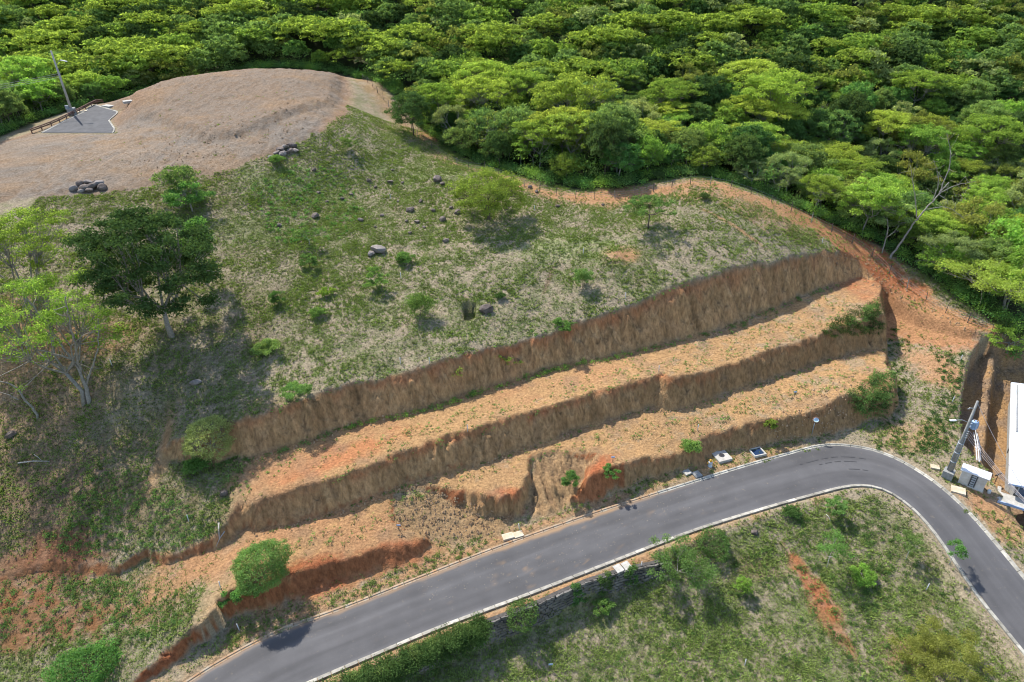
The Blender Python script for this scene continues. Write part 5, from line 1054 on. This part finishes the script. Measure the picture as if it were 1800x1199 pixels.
# road mirror
p = gp(1427, 763); root = thing('road_mirror', 'round convex road mirror on a thin pole by the bend', 'mirror', p)
MB().tube([(0, 0, -.2), (0, 0, 2.5)], .045, 8).build('pole', STEEL, root, True)
mdir = Vector((-.25, -.80, .55)).normalized(); Mx = mdir.to_track_quat('Z', 'Y').to_matrix().to_4x4(); Mx.translation = (0.05, -.1, 2.35)
a = MB().lathe([(.36, .0), (.34, .03), (.26, .07), (.14, .095), (.03, .10)], n=24).build('mirror_glass', mat('mirror_glass', (.75, .78, .72), .06, 1.0), root, True); a.matrix_local = Mx
a = MB().lathe([(.36, -.04), (.44, -.03), (.45, .02), (.37, .035)], n=24).build('rim', ORG if False else RUST, root, True); a.matrix_local = Mx
# survey pipes and stakes
for x, y, lab in [(755, 640, 'white survey pipe near the rim of the top cut'), (1025, 447, 'white survey pipe on the upper hill left of the soil mound'), (1099, 525, 'white survey pipe near the rim, right part of the hill'), (822, 758, 'white survey pipe on the edge of the middle terrace'),
                 (913, 932, 'white survey pipe behind the stained slabs'), (1127, 999, 'white survey pipe at the right end of the stone wall'), (332, 917, 'white survey pipe on the shaded slope at the left'), (388, 1035, 'white survey pipe above the red bank left of the round bush'),
                 (421, 1108, 'white survey pipe on the verge at the lower left'), (1445, 428, 'white survey pipe by the fence corner on red soil'), (1226, 757, 'white survey pipe on the lowest terrace above the manhole'), (1688, 634, 'white survey pipe at the top of the right lot'),
                 (1673, 708, 'white survey pipe in the green strip of the right lot'), (1309, 1170, 'pale survey stake in the lower lot near the bottom'), (1628, 1037, 'pale survey stake in the lower lot near the inner kerb'), (939, 371, 'white survey pipe right of the weeping tree'),
                 (197, 643, 'white survey pipe in the shade under the dark tree'), (687, 350, 'white survey pipe among the scattered rocks'), (1158, 653, 'white survey pipe on the corner of the middle cut'), (704, 640, 'white survey pipe at the slope above the left rim'), (705, 490, 'white survey pipe behind the leafy sapling')]:
    p = gp(x, y); o = MB().tube([(0, 0, -.2), (random.uniform(-.06, .06), random.uniform(-.06, .06), 1.0)], .045, 7).build('survey_pipe', WHITE, smooth=True); o.location = p; tag(o, lab, 'survey marker')
for x, y, lab in [(702, 932, 'stake with a small blue tag on the rubble slope'), (1077, 812, 'stake with a small blue tag on the red mound'), (968, 1176, 'stake with a small blue tag at the bottom of the lower lot'), (1396, 697, 'stake with a small blue tag on the lowest terrace')]:
    p = gp(x, y); root = thing('survey_stake', lab, 'survey marker', p); MB().box((0, 0, .3), (.05, .05, 1.0)).build('stake', WOOD, root); MB().box((0, -.04, .78), (.42, .03, .2)).build('tag_plate', BLUE, root)

# utility pole by the meter cabinet
p = gp(1665, 838); root = thing('utility_pole', 'tall concrete utility pole with blue transformer and street lamp beside the bend', 'utility pole', p, -.75)
MB().box((0, 0, .35), (1.15, 1.15, 1.3)).build('foundation_block', CONCD, root, bev=.03)
MB().tube([(0, 0, .9), (0, 0, 11.3)], [.24, .13], 14).build('pole', CONCD, root, True); MB().tube([(.30, .05, 1.0), (.26, .05, 5.8), (.22, .05, 6.4)], .06, 8).build('conduit', STEEL, root, True)
MB().tube([(-.28, .0, 1.0), (-.24, 0, 5.6)], .05, 8).build('conduit', STEEL, root, True)
for z_ in (2.4, 3.8, 5.2): MB().lathe([(.30, z_), (.31, z_ + .02), (.31, z_ + .06), (.30, z_ + .08)], n=16).build('strap', STEEL, root)
Ri = Matrix.Rotation(.75, 3, 'Z')
def loc_(v): return tuple(Ri @ Vector(v))
MB().tube([loc_((-.1, 0, 8.3)), loc_((-1.0, -.1, 8.75)), loc_((-1.9, -.2, 8.85))], .035, 7).build('lamp_arm', STEEL, root, True)
a = MB().box((0, 0, 0), (.75, .28, .14)).build('lamp_head', WHITE, root, bev=.05); a.location = loc_((-2.15, -.2, 8.82)); a.rotation_euler = (0, 0, .75)
a = MB().lathe([(.05, -.55), (.33, -.5), (.35, -.45), (.35, .4), (.37, .42), (.34, .5), (.1, .56)], n=20).build('transformer', BLUE, root, True); a.location = loc_((.72, 0, 7.9))
for k in range(6):
    an = k * math.pi / 3; b_ = MB().box((.37 * math.cos(an), .37 * math.sin(an), 0), (.10, .03, .7), an).build('cooling_fin', BLUE, a)
for k in (-1, 1): MB().lathe([(.04, .5), (.07, .55), (.04, .62), (.07, .68), (.03, .76)], (k * .15, 0, 0), 8).build('bushing', noisy('porcelain', (.35, .2, .15), (.5, .3, .2), 4, .4, 0), a, True)
MB().box(loc_((.32, 0, 8.05)), (.5, .12, .1), .75).build('bracket', STEEL, root); MB().box(loc_((.32, 0, 7.6)), (.5, .12, .1), .75).build('bracket', STEEL, root)
for z_ in (6.3, 6.6, 6.9, 7.2):
    q_ = MB().box(loc_((.05, -.2, z_)), (.16, .24, .05), .75).build('rack_arm', STEEL, root); MB().lathe([(.05, z_ - .07), (.08, z_ - .03), (.05, z_), (.08, z_ + .04), (.04, z_ + .07)], loc_((.08, -.36, 0)), 8).build('insulator', CONC, root, True)
MB().tube([loc_((0, 0, 10.3)), loc_((-.55, 0, 10.35)), loc_((-.8, 0, 10.2))], .04, 6).build('top_bracket', STEEL, root); MB().lathe([(.05, 10.2), (.09, 10.28), (.05, 10.34), (.09, 10.4), (.03, 10.46)], loc_((-.6, 0, 0)), 8).build('insulator', CONC, root, True)
PB = np.array(p)
def sag(a, b, s_, n=14): return [tuple(a * (1 - t) + b * t - np.array([0, 0, s_ * 4 * t * (1 - t)])) for t in np.linspace(0, 1, n)]
roof_z = 1.6
e1 = np.array([*unp(1777, 768, roof_z + .4), roof_z + .4]); 
o = MB().tube(sag(PB + [0, 0, 11.1], np.array([*unp(1830, 905, 3.0), 3.0]), .5), .022, 4, False).build('top_cable', WIREB); tag(o, 'single cable from the pole top towards the white roof', 'cable')
for k, (px, py) in enumerate([(1792, 860), (1797, 866), (1802, 872), (1806, 880)]):
    z_ = 6.3 + .3 * k; b_ = np.array([*unp(px + 60, py + 70, 2.5), 2.5 + .12 * k]); o = MB().tube(sag(PB + [.25, -.25, z_], b_, .5), .022, 4, False).build('cable', WIREB); tag(o, ['lowest', 'second lowest', 'second highest', 'highest'][k] + ' of four lower cables from the pole across the front of the white roof', 'cable', 'lower cables from the near pole')
# white pipes lying along the foot of the trench
for k, (a_, b_) in enumerate([((1711, 762), (1716, 812)), ((1714, 758), (1720, 815)), ((1717, 764), (1723, 813))]):
    pa, pb = gp(*a_), gp(*b_); o = MB().tube([tuple(pa + [0, 0, .15]), tuple((pa + pb) / 2 + [0, 0, .45]), tuple(pb + [0, 0, .3])], .07, 8).build('drain_pipe', WHITE, smooth=True); tag(o, ['left', 'middle', 'right'][k] + ' one of three white pipes in the trench behind the meter cabinet', 'pipe', 'white pipes in the trench')
# meter cabinet
p = gp(1706, 853); root = thing('meter_cabinet', 'white concrete meter cabinet with a slanted roof slab beside the utility pole', 'cabinet', p, R(-40))
CABW = noisy('cabinet_wall', (.46, .42, .36), (.58, .57, .55), 1.2, .85, .2)
MB().box((0, 0, .85), (2.6, .9, 2.3)).build('body', CABW, root, bev=.02)
a = MB().box((0, 0, 2.12), (3.0, 1.35, .13), 0, (.12, 0)).build('roof_slab', WHITE, root, bev=.015)
MB().box((.05, -.452, 1.0), (.62, .02, 1.7)).build('recess', mat('recess_dark', (.05, .05, .05), .9), root)
for k in range(5): MB().box((.05, -.478, .35 + k * .33), (.46, .04, .22)).build('meter_box', STEEL, root, bev=.01)
MB().box((-.29, -.475, 1.0), (.05, .05, 1.75)).build('recess_frame', CONCD, root); MB().box((.39, -.475, 1.0), (.05, .05, 1.75)).build('recess_frame', CONCD, root)
MB().box((0, 0, -.18), (2.8, 1.05, .3)).build('plinth', CONCT, root, bev=.02)
p = gp(1738, 866); o = MB().lathe([(.2, -.1), (.2, .35), (.14, .42), (.05, .45)], n=14).build('white_bucket', WHITE, smooth=True); o.location = p; tag(o, 'small white pot on the soil right of the meter cabinet', 'pot')
p = gp(1748, 850); o = MB().tube([(0, 0, -.2), (0, 0, 1.5)], .04, 6).box((0, 0, 1.5), (1.2, .08, .2), .4).build('wooden_cross_stake', WOOD); o.location = p; tag(o, 'dark wooden stake with crossbar between the cabinet and the white roofed house', 'stake')
# house
c0 = unp(1778, 672, roof_z); c1 = unp(1774, 850, roof_z); ax = (c0 - c1) / np.linalg.norm(c0 - c1); Ln = np.linalg.norm(c0 - c1); nx_ = np.array([ax[1], -ax[0]]); rzh = math.atan2(ax[1], ax[0])
root = thing('house', 'house with a white corrugated metal roof at the right edge', 'house', (c1[0], c1[1], 0), rzh - math.pi / 2)     # local y runs along the eave, local x away from it
nv = 200; ys_ = np.linspace(0, Ln, nv); V_ = []; W_ = 13.0
for y_ in ys_:
    h_ = .035 * (abs(((y_ / .45) % 1) - .5) < .16); V_ += [(0, y_, roof_z + h_), (W_, y_, roof_z + 1.9 + h_)]
V_ += [(0, y_, roof_z - .06) for y_ in ys_] 
F_ = [(2 * i, 2 * i + 1, 2 * i + 3, 2 * i + 2) for i in range(nv - 1)] + [(2 * nv + i, 2 * i, 2 * i + 2, 2 * nv + i + 1) for i in range(nv - 1)]
MB().add(V_, F_).build('roof', noisy('white_roof_sheet', (.40, .43, .49), (.60, .62, .65), .35, .45, .05), root)
MB().box((W_ / 2, -.06, roof_z + .9), (W_, .10, .22), 0, (0, -math.atan2(1.9, W_))).build('gutter', noisy('blue_grey_trim', (.25, .33, .48), (.32, .40, .55), 2, .5, 0), root)
MB().box((.02, Ln / 2, roof_z - .14), (.12, Ln, .16)).build('fascia', WHITE, root)
MB().box((7.3, Ln / 2 + .3, roof_z - 2.75), (12.6, Ln - 1.6, 5.2)).build('wall', CONCD, root)
MB().box((.65, Ln * .72, roof_z - 1.6), (.12, Ln * .5, 3.6)).build('side_wall', CONCD, root)
MB().box((4.0, -.6, -.2), (9.0, 1.9, .14)).build('porch_slab', CONC, root, bev=.02); MB().box((4.0, -1.60, -.18), (9.2, .12, .3)).build('porch_edge', bpy.data.materials['blue_grey_trim'], root)
MB().box((-.45, .2, -.25), (.35, 2.4, .16)).build('porch_edge', CONC, root)
for k in range(3):
    f = MB().box((1.9 + 2.6 * k, .40, .75), (1.7, .10, 1.3)).build('window', STEEL, root); MB().box((1.9 + 2.6 * k, .335, .75), (1.45, .04, 1.08)).build('pane', mat('window_glass', (.04, .07, .12), .08), f)
p = gp(1752, 800); 
# far pole, rail and wires at the turning area
pb_ = np.array([*unp(128, 201, 27.3), 0]); pb_[2] = float(ground_z(pb_[0], pb_[1])); root = thing('utility_pole', 'tall pale utility pole with street lamp at the far turning area on the hilltop', 'utility pole', pb_)
MB().box((0, 0, .3), (1.5, 1.5, 1.9), .4).build('foundation_block', CONCD, root, bev=.03); MB().tube([(0, 0, .9), (0, 0, 12.3)], [.27, .15], 12).build('pole', CONC, root, True)
MB().tube([(.1, 0, 9.6), (.9, -.1, 10.3), (1.5, -.2, 10.5)], .04, 6).build('lamp_arm', STEEL, root, True); MB().box((2.0, -.25, 10.4), (1.3, .34, .14), 0, (0, .25)).build('lamp_head', WHITE, root, bev=.05)
for z_ in (7.3, 7.65, 8.0): MB().lathe([(.06, z_ - .07), (.10, z_ - .03), (.06, z_), (.10, z_ + .04), (.05, z_ + .07)], (.28, -.1, 0), 8).build('insulator', CONC, root, True); MB().box((.17, -.05, z_), (.3, .06, .05)).build('rack_arm', STEEL, root)
MB().box((0, 0, 11.6), (.12, .9, .1), .4).build('top_bracket', STEEL, root); MB().box((-.5, -.3, 1.4), (.7, .3, .9)).build('control_box', STEEL, root, bev=.02)
for k, z_ in enumerate((7.3, 7.65, 8.0)):
    b_ = np.array([pb_[0] - 34, pb_[1] - 16, pb_[2] + z_ - 1.5]); o = MB().tube(sag(pb_ + [0, 0, z_], b_, .8), .035, 4, False).build('cable', WIREB); tag(o, ['lowest', 'middle', 'topmost'][k] + ' of three cables running left from the far utility pole', 'cable')
root = thing('guard_rail', 'rusty brown guard rail on short posts behind the far turning area', 'guard rail', (0, 0, 0))
gl_ = resample(np.array([unp(58, 238, 26.1), unp(100, 219, 26.8), unp(145, 196, 27.4), unp(180, 176, 28.0)]), 2.2); pts3 = [(q_[0], q_[1], float(ground_z(q_[0], q_[1]))) for q_ in gl_]
for q_ in pts3: MB().box((q_[0], q_[1], q_[2] + .35), (.16, .16, 1.1)).build('post', RUST, root)
for hh in (.82, .5):
    for i in range(len(pts3) - 1):
        a_, b_ = np.array(pts3[i]), np.array(pts3[i + 1]); MB().tube([tuple(a_ + [0, -.1, hh]), tuple(b_ + [0, -.1, hh])], .12, 6).build('rail', RUST, root)
